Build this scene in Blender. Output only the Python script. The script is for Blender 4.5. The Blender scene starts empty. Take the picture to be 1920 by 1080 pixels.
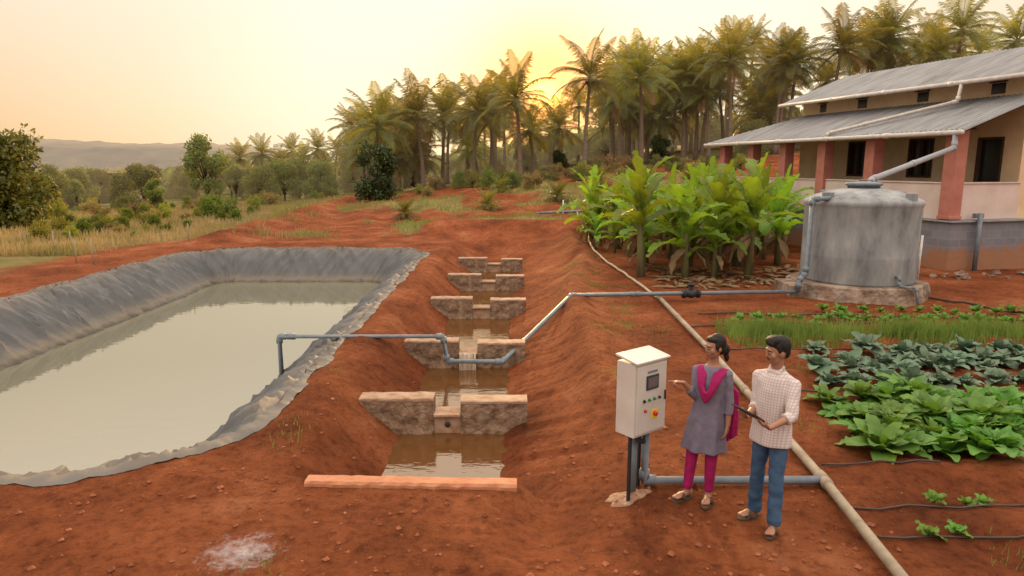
import bpy, math, random
import numpy as np
from mathutils import Vector, Matrix, Quaternion
random.seed(7); rng=np.random.default_rng(7)
SC=bpy.context.scene; COL=SC.collection
U=random.uniform
SC.view_settings.view_transform='Standard'; SC.view_settings.look='None'; SC.view_settings.exposure=0

# ---------------------------------------------------------------- mesh builder
class MB:
    def __init__(s): s.v=[]; s.f=[]; s.m=[]
    def add(s,vs,fs,mi=0):
        o=len(s.v); s.v.extend([tuple(p) for p in vs]); s.f.extend([tuple(i+o for i in f) for f in fs]); s.m.extend([mi]*len(fs))
    def box(s,c,size,rz=0,mi=0,M=None):
        hx,hy,hz=[q/2 for q in size]; R=Matrix.Rotation(rz,3,'Z') if M is None else M
        vs=[Vector(c)+R@Vector((a*hx,b*hy,d*hz)) for a in(-1,1) for b in(-1,1) for d in(-1,1)]
        s.add(vs,[(0,1,3,2),(4,6,7,5),(0,4,5,1),(2,3,7,6),(0,2,6,4),(1,5,7,3)],mi)
    def tube(s,path,rad,n=8,mi=0,cap=True,flat=None):
        P=[Vector(p) for p in path]; m=len(P)
        if not hasattr(rad,'__len__'): rad=[rad]*m
        T=[]
        for i in range(m):
            a=P[max(0,i-1)]; b=P[min(m-1,i+1)]
            if 0<i<m-1: t=(P[i]-a).normalized()+(b-P[i]).normalized()
            else: t=b-a
            T.append(t.normalized() if t.length>1e-9 else Vector((0,0,1)))
        up=Vector((0,0,1)) if abs(T[0].z)<.9 else Vector((0,1,0))
        u=T[0].cross(up).normalized(); vs=[]
        for i in range(m):
            u=(u-T[i]*u.dot(T[i])).normalized()
            w=u.cross(T[i]); k=1.0
            if 0<i<m-1:
                c=(P[i]-P[i-1]).normalized().dot(T[i]); k=1/max(.6,c)
            fl=1 if flat is None else flat
            for j in range(n):
                a=2*math.pi*j/n
                vs.append(P[i]+u*(math.cos(a)*rad[i]*k)+w*(math.sin(a)*rad[i]*fl))
        fs=[(i*n+j,i*n+(j+1)%n,(i+1)*n+(j+1)%n,(i+1)*n+j) for i in range(m-1) for j in range(n)]
        if cap: fs+= [tuple(range(n-1,-1,-1)), tuple((m-1)*n+j for j in range(n))]
        s.add(vs,fs,mi)
    def loft(s,rings,mi=0,cap=True):
        n=len(rings[0]); vs=[p for r in rings for p in r]; m=len(rings)
        fs=[(i*n+j,i*n+(j+1)%n,(i+1)*n+(j+1)%n,(i+1)*n+j) for i in range(m-1) for j in range(n)]
        if cap: fs+= [tuple(range(n-1,-1,-1)), tuple((m-1)*n+j for j in range(n))]
        s.add(vs,fs,mi)
    def ell(s,c,r,ax=None,nu=14,nv=9,mi=0):
        A=ax or (Vector((1,0,0)),Vector((0,1,0)),Vector((0,0,1))); c=Vector(c); vs=[]
        for i in range(1,nv):
            ph=math.pi*i/nv
            for j in range(nu):
                a=2*math.pi*j/nu
                vs.append(c+A[0]*(r[0]*math.sin(ph)*math.cos(a))+A[1]*(r[1]*math.sin(ph)*math.sin(a))+A[2]*(r[2]*math.cos(ph)))
        top=len(vs); vs.append(c+A[2]*r[2]); vs.append(c-A[2]*r[2])
        fs=[(i*nu+j,(i+1)*nu+j,(i+1)*nu+(j+1)%nu,i*nu+(j+1)%nu) for i in range(nv-2) for j in range(nu)]
        fs+=[(top,j,(j+1)%nu) for j in range(nu)]+[(top+1,(nv-2)*nu+(j+1)%nu,(nv-2)*nu+j) for j in range(nu)]
        s.add(vs,fs,mi)
    def lathe(s,c,prof,n=48,mi=0):
        s.loft([[ (c[0]+r*math.cos(2*math.pi*j/n),c[1]+r*math.sin(2*math.pi*j/n),c[2]+z) for j in range(n)] for r,z in prof],mi)
    def mesh(s,name='m',smooth=True):
        me=bpy.data.meshes.new(name); me.from_pydata(s.v,[],s.f)
        me.polygons.foreach_set('material_index',s.m)
        me.polygons.foreach_set('use_smooth',[smooth]*len(s.f)); me.update(); return me

def OB(name,me,mats=None,parent=None,loc=(0,0,0),rot=(0,0,0),scale=1,label=None,cat=None,group=None,kind=None,smooth=True,bevel=0):
    if isinstance(me,MB): me=me.mesh(name,smooth)
    if me is not None and mats is not None and len(me.materials)==0:
        for m in (mats if isinstance(mats,(list,tuple)) else [mats]): me.materials.append(m)
    o=bpy.data.objects.new(name,me); COL.objects.link(o)
    o.location=loc; o.rotation_euler=rot; o.scale=(scale,)*3 if not hasattr(scale,'__len__') else scale
    if parent: o.parent=parent
    if label: o['label']=label
    if cat: o['category']=cat
    if group: o['group']=group
    if kind: o['kind']=kind
    if bevel:
        b=o.modifiers.new('b','BEVEL'); b.width=bevel; b.segments=2; b.limit_method='ANGLE'
    return o

# ---------------------------------------------------------------- materials
def C(c): return (c[0],c[1],c[2],1)
def newmat(name):
    m=bpy.data.materials.new(name); m.use_nodes=True; nt=m.node_tree; nt.nodes.clear(); return m,nt
def N(nt,t,**k):
    n=nt.nodes.new(t)
    for a,b in k.items(): setattr(n,a,b)
    return n
def ramp(nt,stops):
    r=nt.nodes.new('ShaderNodeValToRGB'); e=r.color_ramp.elements
    while len(e)<len(stops): e.new(.5)
    for k,(p,c) in enumerate(stops): e[k].position=p; e[k].color=C(c)
    return r
def mat(name,c1,c2=None,scale=4,rough=.8,bump=0,bscale=40,metal=0,transl=0,spec=.3,stretch=(1,1,1),stops=None,vary=0,world=False,haze=0,tcol=None,bdist=.02,voro=0):
    m,nt=newmat(name); L=nt.links.new
    out=N(nt,'ShaderNodeOutputMaterial'); b=N(nt,'ShaderNodeBsdfPrincipled')
    b.inputs['Roughness'].default_value=rough; b.inputs['Metallic'].default_value=metal; b.inputs['Specular IOR Level'].default_value=spec
    if world: g=N(nt,'ShaderNodeNewGeometry'); co=g.outputs['Position']
    else: g=N(nt,'ShaderNodeTexCoord'); co=g.outputs['Object']
    mp=N(nt,'ShaderNodeMapping'); mp.inputs['Scale'].default_value=stretch; L(co,mp.inputs[0])
    nz=N(nt,'ShaderNodeTexNoise'); nz.inputs['Scale'].default_value=scale; nz.inputs['Detail'].default_value=7; nz.inputs['Roughness'].default_value=.6
    L(mp.outputs[0],nz.inputs['Vector'])
    if stops is None:
        c2=c2 or tuple(q*.7 for q in c1); stops=[(.32,c2),(.68,c1)]
    r=ramp(nt,stops); L(nz.outputs['Fac'],r.inputs[0]); col=r.outputs[0]
    if voro:
        wn=N(nt,'ShaderNodeTexNoise'); wn.inputs['Scale'].default_value=3; L(mp.outputs[0],wn.inputs['Vector'])
        wa=N(nt,'ShaderNodeVectorMath',operation='MULTIPLY_ADD'); L(wn.outputs['Color'],wa.inputs[0]); wa.inputs[1].default_value=(.25,.25,.25); L(mp.outputs[0],wa.inputs[2])
        vc=N(nt,'ShaderNodeTexVoronoi'); vc.inputs['Scale'].default_value=voro; L(wa.outputs[0],vc.inputs['Vector'])
        bw=N(nt,'ShaderNodeRGBToBW'); L(vc.outputs['Color'],bw.inputs[0]); v3=N(nt,'ShaderNodeMapRange'); v3.inputs[3].default_value=.62; v3.inputs[4].default_value=1.25; L(bw.outputs[0],v3.inputs[0])
        hs=N(nt,'ShaderNodeHueSaturation'); L(v3.outputs[0],hs.inputs['Value']); L(col,hs.inputs['Color']); col=hs.outputs[0]
    if vary:
        oi=N(nt,'ShaderNodeObjectInfo'); mr=N(nt,'ShaderNodeMapRange'); mr.inputs[3].default_value=1-vary; mr.inputs[4].default_value=1+vary
        L(oi.outputs['Random'],mr.inputs[0])
        hs=N(nt,'ShaderNodeHueSaturation'); L(mr.outputs[0],hs.inputs['Value']); 
        mr2=N(nt,'ShaderNodeMapRange'); mr2.inputs[3].default_value=.5-.03; mr2.inputs[4].default_value=.5+.02; L(oi.outputs['Random'],mr2.inputs[0]); L(mr2.outputs[0],hs.inputs['Hue'])
        L(col,hs.inputs['Color']); col=hs.outputs[0]
    L(col,b.inputs['Base Color'])
    if bump:
        n2=N(nt,'ShaderNodeTexNoise'); n2.inputs['Scale'].default_value=bscale; n2.inputs['Detail'].default_value=6; L(mp.outputs[0],n2.inputs['Vector'])
        bp=N(nt,'ShaderNodeBump'); bp.inputs['Strength'].default_value=bump; bp.inputs['Distance'].default_value=bdist
        L(n2.outputs['Fac'],bp.inputs['Height']); L(bp.outputs[0],b.inputs['Normal'])
    fin=b.outputs[0]
    if transl:
        t=N(nt,'ShaderNodeBsdfTranslucent'); ms=N(nt,'ShaderNodeMixShader'); ms.inputs[0].default_value=transl
        if tcol:
            mx=N(nt,'ShaderNodeMix',data_type='RGBA'); mx.blend_type='MULTIPLY'; mx.inputs[0].default_value=1; L(col,mx.inputs[6]); mx.inputs[7].default_value=C(tcol); L(mx.outputs[2],t.inputs[0])
        else: L(col,t.inputs[0])
        L(b.outputs[0],ms.inputs[1]); L(t.outputs[0],ms.inputs[2]); fin=ms.outputs[0]
    if haze: # distance haze painted on: warm glow mixed into the surface, stronger with world Y
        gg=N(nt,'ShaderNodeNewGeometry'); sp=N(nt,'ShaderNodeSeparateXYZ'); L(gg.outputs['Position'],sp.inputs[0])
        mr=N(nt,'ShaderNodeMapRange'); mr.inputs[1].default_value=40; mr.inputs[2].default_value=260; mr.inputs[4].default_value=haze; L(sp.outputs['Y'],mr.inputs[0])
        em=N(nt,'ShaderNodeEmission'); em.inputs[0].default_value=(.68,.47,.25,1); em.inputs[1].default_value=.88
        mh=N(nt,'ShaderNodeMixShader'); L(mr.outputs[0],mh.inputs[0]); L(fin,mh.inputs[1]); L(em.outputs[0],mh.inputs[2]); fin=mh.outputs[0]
    L(fin,out.inputs[0])
    return m

# ---------------------------------------------------------------- numpy noise
def _h(ix,iy,s):
    n=np.sin(ix*127.1+iy*311.7+s*74.7)*43758.5453; return n-np.floor(n)
def vn(x,y,s=0):
    x=np.asarray(x,float); y=np.asarray(y,float)
    ix=np.floor(x); iy=np.floor(y); fx=x-ix; fy=y-iy; fx=fx*fx*(3-2*fx); fy=fy*fy*(3-2*fy)
    return (_h(ix,iy,s)*(1-fx)+_h(ix+1,iy,s)*fx)*(1-fy)+(_h(ix,iy+1,s)*(1-fx)+_h(ix+1,iy+1,s)*fx)*fy
def fbm(x,y,s=0,o=4):
    r=0;a=.5
    for k in range(o): r=r+a*(vn(x*2**k+k*13.7,y*2**k+k*7.3,s+k)-.5); a*=.5
    return r
def S(a,b,t):
    t=np.clip((np.asarray(t,float)-a)/(b-a),0,1); return t*t*(3-2*t)
PC=(-7.65,16.3); PH=(4.5,9.75); PR=2.0
WZ=-.62
def pond_sd(x,y):
    qx=np.abs(x-PC[0])-(PH[0]-PR); qy=np.abs(y-PC[1])-(PH[1]-PR)
    return np.hypot(np.maximum(qx,0),np.maximum(qy,0))+np.minimum(np.maximum(qx,qy),0)-PR
def height(x,y,fine=True):
    x=np.asarray(x,float); y=np.asarray(y,float)
    z=S(30,62,y)*(2.0*S(-22,6,x)+.09*np.clip(x,0,60))
    z=z+.03*np.clip(y-62,0,90)*S(-2,20,x)
    z=z-.05*np.clip(-x-16,0,60)*S(25,70,y)
    z=z+fbm(x*.25,y*.25,3)*.16*S(2,6,np.abs(x+1)+ (y>30)*3)
    sd=pond_sd(x,y)
    xl=-2.40+.10*fbm(x*0,y*.8,5); xr=1.30+1.1*S(15,25,y)+.22*fbm(x*0,y*.5,6)
    b0=-1.42+.008*y+.08*fbm(x*0,y*1.1,8); b1=-.56+.010*y+.10*fbm(x*0,y*.9,9)
    tl=np.clip((x-xl)/(b0-xl),0,1); tr=np.clip((xr-x)/(xr-b1),0,1)
    dl=tl**1.05; dr=1-np.power(1-tr,.80); 
    dep=np.minimum(dl,dr)
    k=S(0,.5,x)
    e=S(6.62,6.86,y)*(1-k)+S(5.0,7.4,y)*k
    e=e*(1-S(26.3,32,y)) 
    trench=.86*dep*e
    z=z*(1-e*S(0,.15,dep))
    z=z-trench
    z=z+.24*np.exp(-((x-xr-.15)/.42)**2)*S(7.2,10,y)*(1-S(30,33,y))
    z=z+.09*np.exp(-((x-xl+.3)/.28)**2)*S(7,9,y)*(1-S(26,30,y))
    z=z+.6*np.exp(-((y-33.0)/1.5)**2)*S(-6,-3,x)*(1-S(3,5,x))
    z=z-.12*np.exp(-((x-.25)/.4)**2-((y-5.8)/.6)**2)
    z=np.where(sd<0, np.minimum(z,-np.clip(-sd*.74,0,1.7)-.12), z)
    z=z+np.where(sd>=0,.05*np.exp(-(sd/.5)**2),0)
    z=z+.55*np.exp(-((x+12.6+.8*fbm(y*.15,y*0,77))/.9)**2)*S(26,30,y)*(1-S(56,60,y))*(.7+fbm(x*.7,y*.7,78))
    fur=S(-11.5,-10,x)*(1-S(3,6,x))*S(35,38,y)*(1-S(58,62,y))
    z=z+fur*.07*np.sin((x*.8+y*.25+2.5*fbm(x*.1,y*.1,79))*2*math.pi/2.1)
    z=z+.35*np.exp(-((y-47-.25*x)/.8)**2)*S(-11,-8,x)*(1-S(6,9,x))
    if fine:
        near=(1-S(25,60,y)); sl=S(.03,.2,trench)
        z=z+near*(sd>0)*(fbm(x*1.6,y*1.6,21,5)*.09+fbm(x*6,y*6,31,3)*.05)*(1-.75*sl)
        rill=((vn(y*9+x*5.0,x*.5,41)-.5)*.045+(vn(y*3.2+x*1.8,x*.4,42)-.5)*.04)*sl*(1-S(.60,.70,trench))*(x>-1)
        z=z+rill
        z=z+(vn(y*6-x*3,x*.8,43)-.5)*.055*sl*(1-S(.62,.72,trench))*(x<-1)
        # keep the soil just below the sill
        z=np.where((np.abs(y-6.56)<.22)&(x>-2.2)&(x<.1),np.minimum(z,-.03),z)
    gr=S(3.7,4.2,x)*(1-S(14.3,14.8,y))*S(4.6,5.0,y)
    z=z+gr*.05*np.sin(y*2*math.pi/1.1)
    return z
def H(x,y): return float(height(x,y))

# ---------------------------------------------------------------- world
w=bpy.data.worlds.new('World'); SC.world=w; w.use_nodes=True; nt=w.node_tree; nt.nodes.clear(); L=nt.links.new
out=N(nt,'ShaderNodeOutputWorld'); el=math.radians(5.7); az=math.radians(2.6)
sd=(math.sin(az)*math.cos(el),math.cos(az)*math.cos(el),math.sin(el))
tc=N(nt,'ShaderNodeTexCoord'); nrm=N(nt,'ShaderNodeVectorMath',operation='NORMALIZE'); L(tc.outputs['Generated'],nrm.inputs[0])
dt=N(nt,'ShaderNodeVectorMath',operation='DOT_PRODUCT'); L(nrm.outputs[0],dt.inputs[0]); dt.inputs[1].default_value=sd
sp=N(nt,'ShaderNodeSeparateXYZ'); L(nrm.outputs[0],sp.inputs[0])
r=ramp(nt,[(0,(.50,.42,.38)),(.40,(.66,.50,.38)),(.78,(.94,.62,.34)),(.87,(.98,.74,.46)),(.95,(1,.88,.66)),(1,(1,.88,.60))]); L(dt.outputs['Value'],r.inputs[0])
me_=N(nt,'ShaderNodeMapRange'); me_.inputs[1].default_value=.03; me_.inputs[2].default_value=.24; me_.inputs[4].default_value=.7; L(sp.outputs['Z'],me_.inputs[0])
mw=N(nt,'ShaderNodeMix',data_type='RGBA'); L(me_.outputs[0],mw.inputs[0]); L(r.outputs[0],mw.inputs[6]); mw.inputs[7].default_value=(1,.92,.79,1)
def powglow(p,k):
    a=N(nt,'ShaderNodeMath',operation='MAXIMUM'); a.inputs[1].default_value=0; L(dt.outputs['Value'],a.inputs[0])
    b=N(nt,'ShaderNodeMath',operation='POWER'); b.inputs[1].default_value=p; L(a.outputs[0],b.inputs[0])
    c=N(nt,'ShaderNodeMath',operation='MULTIPLY',use_clamp=(k<=1)); c.inputs[1].default_value=k; L(b.outputs[0],c.inputs[0]); return c.outputs[0]
mg0=N(nt,'ShaderNodeMix',data_type='RGBA'); L(powglow(90,.8),mg0.inputs[0]); L(mw.outputs[2],mg0.inputs[6]); mg0.inputs[7].default_value=(1.15,.70,.24,1)
mg=N(nt,'ShaderNodeMix',data_type='RGBA'); L(powglow(330,1.0),mg.inputs[0]); L(mg0.outputs[2],mg.inputs[6]); mg.inputs[7].default_value=(1.9,.44,.02,1)
mz=N(nt,'ShaderNodeMapRange'); mz.inputs[1].default_value=.25; mz.inputs[2].default_value=.62; L(sp.outputs['Z'],mz.inputs[0])
mx=N(nt,'ShaderNodeMix',data_type='RGBA'); L(mz.outputs[0],mx.inputs[0]); L(mg.outputs[2],mx.inputs[6]); mx.inputs[7].default_value=(2.35,2.08,1.82,1)
bg=N(nt,'ShaderNodeBackground'); L(mx.outputs[2],bg.inputs[0]); bg.inputs[1].default_value=1.0
g2=N(nt,'ShaderNodeBackground'); g2.inputs[0].default_value=(1,.52,.10,1); L(powglow(3500,3.2),g2.inputs[1])
sky=N(nt,'ShaderNodeTexSky'); sky.sky_type='NISHITA'; sky.sun_disc=False; sky.sun_elevation=math.radians(12); sky.sun_rotation=az; sky.dust_density=4
g3=N(nt,'ShaderNodeBackground'); L(sky.outputs[0],g3.inputs[0]); g3.inputs[1].default_value=.008
A2=N(nt,'ShaderNodeAddShader');A3=N(nt,'ShaderNodeAddShader')
L(bg.outputs[0],A2.inputs[0]);L(g2.outputs[0],A2.inputs[1]);L(A2.outputs[0],A3.inputs[0]);L(g3.outputs[0],A3.inputs[1]);L(A3.outputs[0],out.inputs[0])
ld=bpy.data.lights.new('sun','SUN'); ld.energy=5; ld.color=(1,.60,.24); ld.angle=math.radians(3)
lo=bpy.data.objects.new('sun',ld); COL.objects.link(lo); e2=math.radians(12)
lo.rotation_euler=(-Vector((math.sin(az)*math.cos(e2),math.cos(az)*math.cos(e2),math.sin(e2)))).to_track_quat('-Z','Y').to_euler()

cd=bpy.data.cameras.new('camera'); cd.lens=24; cd.sensor_width=36; cd.clip_end=5000; cd.clip_start=.1
co=bpy.data.objects.new('camera',cd); COL.objects.link(co); co.location=(0,0,3.2); co.rotation_euler=(math.radians(90-10.2),0,0); SC.camera=co

# ---------------------------------------------------------------- ground
def grow(a,b,st,g):
    r=[a]; 
    while r[-1]<b: r.append(r[-1]+st); st*=g
    return r
xs=[-q for q in grow(14,1500,.3,1.12)][::-1][:-1]+list(np.arange(-14,-3.6,.14))+list(np.arange(-3.6,3.6,.05))+list(np.arange(3.6,14,.14))+grow(14,1500,.3,1.12)
ys=[-30,-15,-8,-4,-1,1,2]+list(np.arange(2.8,14,.045))+list(np.arange(14,34,.11))+grow(34,3000,.22,1.05)
xs=np.array(sorted(set(np.round(xs,4)))); ys=np.array(sorted(set(np.round(ys,4))))
X,Y=np.meshgrid(xs,ys); Z=height(X,Y)
nx,ny=len(xs),len(ys)
V=np.stack([X.ravel(),Y.ravel(),Z.ravel()],1)
I=np.arange(nx*ny).reshape(ny,nx); F=np.stack([I[:-1,:-1].ravel(),I[:-1,1:].ravel(),I[1:,1:].ravel(),I[1:,:-1].ravel()],1)
me=bpy.data.meshes.new('ground'); me.vertices.add(len(V)); me.vertices.foreach_set('co',V.ravel())
me.loops.add(F.size); me.loops.foreach_set('vertex_index',F.ravel()); me.polygons.add(len(F)); me.polygons.foreach_set('loop_start',np.arange(len(F))*4)
me.polygons.foreach_set('use_smooth',np.ones(len(F),bool)); me.update(); me.validate()
def masks(X,Y):
    xb=-15.6+3.6*S(26,34,Y)+2.4*fbm(X*.3,Y*.3,51)
    dry=1-S(xb-.8,xb+.6,X)
    dry=dry*S(14,18,Y)
    st=35-5*(1-S(-5,-3,X))
    patch=S(-.09,.05,fbm(X*.35+Y*.08,Y*.2,61,4))*S(st-1,st+2,Y)*(1-S(12,20,X))*.95
    berm=np.exp(-((X+12.6)/1.2)**2)*(Y>26)*(Y<60)
    far=S(54,70,Y)
    green=np.clip(far*.95,0,1)
    road=np.exp(-((Y-40.5-(X)*.25)/1.5)**2)*(X>-14)*(X<10)
    dry=np.maximum(dry,patch*(1-road))*(1-.9*np.clip(berm,0,1)) 
    return dry,green
dry,green=masks(X,Y)
for nm,a in (('dry',dry),('green',green)):
    at=me.attributes.new(nm,'FLOAT','POINT'); at.data.foreach_set('value',a.ravel().astype(np.float32))
gm,nt=newmat('red_soil'); L=nt.links.new
out=N(nt,'ShaderNodeOutputMaterial'); b=N(nt,'ShaderNodeBsdfPrincipled'); b.inputs['Roughness'].default_value=.95; b.inputs['Specular IOR Level'].default_value=.1
g=N(nt,'ShaderNodeNewGeometry')
def noise(sc,det=8,ro=.6,src=None):
    n=N(nt,'ShaderNodeTexNoise'); n.inputs['Scale'].default_value=sc; n.inputs['Detail'].default_value=det; n.inputs['Roughness'].default_value=ro; L(src or g.outputs['Position'],n.inputs['Vector']); return n
n1=noise(.6,10,.68); n2=noise(9,8,.75)
r1=ramp(nt,[(.28,(.12,.034,.013)),(.42,(.22,.060,.021)),(.56,(.34,.100,.036)),(.72,(.48,.185,.085))]); L(n1.outputs['Fac'],r1.inputs[0])
r2=ramp(nt,[(.3,(.34,.29,.27)),(.52,(.92,.92,.92)),(.75,(1.0,1.0,1.0))]); L(n2.outputs['Fac'],r2.inputs[0])
m1=N(nt,'ShaderNodeMix',data_type='RGBA',blend_type='MULTIPLY'); m1.inputs[0].default_value=.9; L(r1.outputs[0],m1.inputs[6]); L(r2.outputs[0],m1.inputs[7])
ad=N(nt,'ShaderNodeAttribute',attribute_name='dry'); ag=N(nt,'ShaderNodeAttribute',attribute_name='green')
n3=noise(.25,8,.7); rd=ramp(nt,[(.35,(.11,.135,.03)),(.5,(.23,.185,.07)),(.65,(.36,.25,.115))]); L(n3.outputs['Fac'],rd.inputs[0])
n4=noise(2.2,6,.7)
def maskn(att):
    a=N(nt,'ShaderNodeMath',operation='MULTIPLY_ADD'); L(n4.outputs['Fac'],a.inputs[0]); a.inputs[1].default_value=1.6; a.inputs[2].default_value=-.8
    c=N(nt,'ShaderNodeMath',operation='ADD',use_clamp=True); L(att.outputs['Fac'],c.inputs[0]); L(a.outputs[0],c.inputs[1])
    d=N(nt,'ShaderNodeMath',operation='MULTIPLY',use_clamp=True); L(c.outputs[0],d.inputs[0]); L(att.outputs['Fac'],d.inputs[1]); return d.outputs[0]
m2=N(nt,'ShaderNodeMix',data_type='RGBA'); L(maskn(ad),m2.inputs[0]); L(m1.outputs[2],m2.inputs[6]); L(rd.outputs[0],m2.inputs[7])
rg=ramp(nt,[(.35,(.06,.075,.022)),(.65,(.18,.15,.055))]); L(n3.outputs['Fac'],rg.inputs[0])
m3=N(nt,'ShaderNodeMix',data_type='RGBA'); L(maskn(ag),m3.inputs[0]); L(m2.outputs[2],m3.inputs[6]); L(rg.outputs[0],m3.inputs[7])
L(m3.outputs[2],b.inputs['Base Color'])
nb=noise(7,12,.78); bp=N(nt,'ShaderNodeBump'); bp.inputs['Strength'].default_value=1; bp.inputs['Distance'].default_value=.15; L(nb.outputs['Fac'],bp.inputs['Height'])
nb2=noise(45,6,.7); bp2=N(nt,'ShaderNodeBump'); bp2.inputs['Strength'].default_value=.8; bp2.inputs['Distance'].default_value=.02; L(nb2.outputs['Fac'],bp2.inputs['Height']); L(bp.outputs[0],bp2.inputs['Normal'])
L(bp2.outputs[0],b.inputs['Normal']); L(b.outputs[0],out.inputs[0])
me.materials.append(gm)
OB('ground',me,kind='structure',label='bare red laterite soil with dug channel and banks',cat='ground')

# ---------------------------------------------------------------- materials list
M_conc=mat('weathered_masonry',(.24,.155,.10),stops=[(.3,(.10,.05,.025)),(.48,(.19,.115,.07)),(.64,(.28,.19,.13)),(.78,(.25,.095,.042))],scale=6,bump=1,bscale=9,bdist=.07,voro=6)
M_cope=mat('dusty_plaster',(.33,.225,.15),stops=[(.32,(.22,.105,.055)),(.5,(.31,.20,.13)),(.75,(.38,.27,.19))],scale=5,bump=.5,bscale=16,bdist=.02)
M_sill=mat('dusty_sill',(.46,.20,.105),(.33,.12,.055),scale=5,bump=.5,bscale=20)
M_pvc=mat('grey_pvc',(.17,.195,.22),(.11,.13,.15),scale=8,rough=.5,spec=.4,bump=.05)
M_pvcd=mat('dusty_pipe',(.36,.29,.20),(.22,.165,.11),scale=5,rough=.6)
M_beige=mat('sunbleached_pipe',(.50,.40,.26),(.32,.22,.13),scale=6,rough=.6)
M_white=mat('white_pvc',(.62,.58,.53),(.45,.39,.34),scale=6,rough=.5)
M_black=mat('black_plastic',(.03,.03,.032),(.02,.02,.02),rough=.5)
M_hose=mat('black_hose',(.035,.03,.028),(.06,.04,.03),rough=.6)

# ---------------------------------------------------------------- pond liner
def perim(ds=.035):
    hx,hy,r=PH[0]-PR,PH[1]-PR,PR; pts=[]
    segs=[((hx+r,-hy),(hx+r,hy),(1,0)),((hx,hy),0,0),((hx,hy+r),(-hx,hy+r),(0,1)),((-hx,hy),90,0),((-hx-r,hy),(-hx-r,-hy),(-1,0)),((-hx,-hy),180,0),((-hx,-hy-r),(hx,-hy-r),(0,-1)),((hx,-hy),270,0)]
    for a,b_,nn in segs:
        if nn==0:
            n=int(r*math.pi/2/ds)
            for i in range(n):
                t=math.radians(b_)+math.pi/2*i/n; pts.append((PC[0]+a[0]+r*math.cos(t),PC[1]+a[1]+r*math.sin(t),math.cos(t),math.sin(t)))
        else:
            n=int(math.hypot(b_[0]-a[0],b_[1]-a[1])/ds)
            for i in range(n):
                t=i/n; pts.append((PC[0]+a[0]+(b_[0]-a[0])*t,PC[1]+a[1]+(b_[1]-a[1])*t,nn[0],nn[1]))
    return np.array(pts)
PP=perim(); n=len(PP); s_=np.arange(n)*.035
prof=[(.17,.004),(.11,.02),(.05,.04),(-.01,.045),(-.08,.02),(-.16,-.03),(-.25,-.09),(-.36,-.17),(-.48,-.26),(-.62,-.36),(-.76,-.46),(-.9,-.57),(-1.05,-.68),(-1.2,-.79),(-1.4,-.93),(-1.6,-1.08),(-1.85,-1.25)]
V=[]
warp=2.2*fbm(s_*.35,s_*0,70,3)
for k,(d,z) in enumerate(prof):
    q=k*.06
    dd=d+(.30*fbm(s_*1.6,s_*0,71,5) if k<2 else 0)+.12*fbm(s_*.8,s_*0+3,73)
    f1=np.abs(2*vn((s_+warp+q*1.3)*2.3,s_*0+q*.9,75)-1); f2=np.abs(2*vn((s_-q*1.1)*5.5,s_*0+q*1.2,76)-1); f3=np.abs(2*vn((s_+q*.5)*11,s_*0+q*2,78)-1)
    wr=.085*(1-f1)**3+.06*(1-f2)**2.5+.028*(1-f3)**2-.03
    amp=1.25 if k>2 else (.9 if k else .2)
    if k>=13: amp=.6
    x=PP[:,0]+PP[:,2]*(dd-wr*amp*.8); y=PP[:,1]+PP[:,3]*(dd-wr*amp*.8)
    zz=z+wr*amp*.8
    if k<4: hh=height(x,y); zz=np.maximum(zz+hh*(1 if k<2 else .6),hh+.008+.012*k)
    V.append(np.stack([x,y,zz],1))
V=np.concatenate(V); m_=len(prof)
F=[(k*n+j,k*n+(j+1)%n,(k+1)*n+(j+1)%n,(k+1)*n+j) for k in range(m_-1) for j in range(n)]
me=bpy.data.meshes.new('pond_liner'); me.from_pydata([tuple(v) for v in V],[],F); me.polygons.foreach_set('use_smooth',[True]*len(F)); me.update()
lm,nt=newmat('liner'); L=nt.links.new; out=N(nt,'ShaderNodeOutputMaterial'); b=N(nt,'ShaderNodeBsdfPrincipled'); b.inputs['Roughness'].default_value=.6; b.inputs['Specular IOR Level'].default_value=.35
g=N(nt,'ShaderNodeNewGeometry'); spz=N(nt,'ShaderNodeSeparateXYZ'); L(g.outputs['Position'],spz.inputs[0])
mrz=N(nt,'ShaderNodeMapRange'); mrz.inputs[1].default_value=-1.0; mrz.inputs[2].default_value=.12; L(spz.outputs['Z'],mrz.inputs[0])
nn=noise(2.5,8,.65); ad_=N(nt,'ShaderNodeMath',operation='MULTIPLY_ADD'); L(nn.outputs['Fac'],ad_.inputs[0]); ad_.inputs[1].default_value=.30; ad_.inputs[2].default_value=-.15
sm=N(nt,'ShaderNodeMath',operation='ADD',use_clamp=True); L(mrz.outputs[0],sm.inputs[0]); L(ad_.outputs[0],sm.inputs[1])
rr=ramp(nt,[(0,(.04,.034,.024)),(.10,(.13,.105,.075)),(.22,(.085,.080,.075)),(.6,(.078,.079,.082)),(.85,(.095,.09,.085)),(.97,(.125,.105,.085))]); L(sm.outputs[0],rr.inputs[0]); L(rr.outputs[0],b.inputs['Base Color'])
nb=noise(6,6,.6); bp=N(nt,'ShaderNodeBump'); bp.inputs['Strength'].default_value=.4; bp.inputs['Distance'].default_value=.03; L(nb.outputs['Fac'],bp.inputs['Height']); L(bp.outputs[0],b.inputs['Normal']); L(b.outputs[0],out.inputs[0])
OB('pond_liner',me,lm,label='wrinkled grey plastic liner draped over the pond banks',cat='pond liner')

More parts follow.
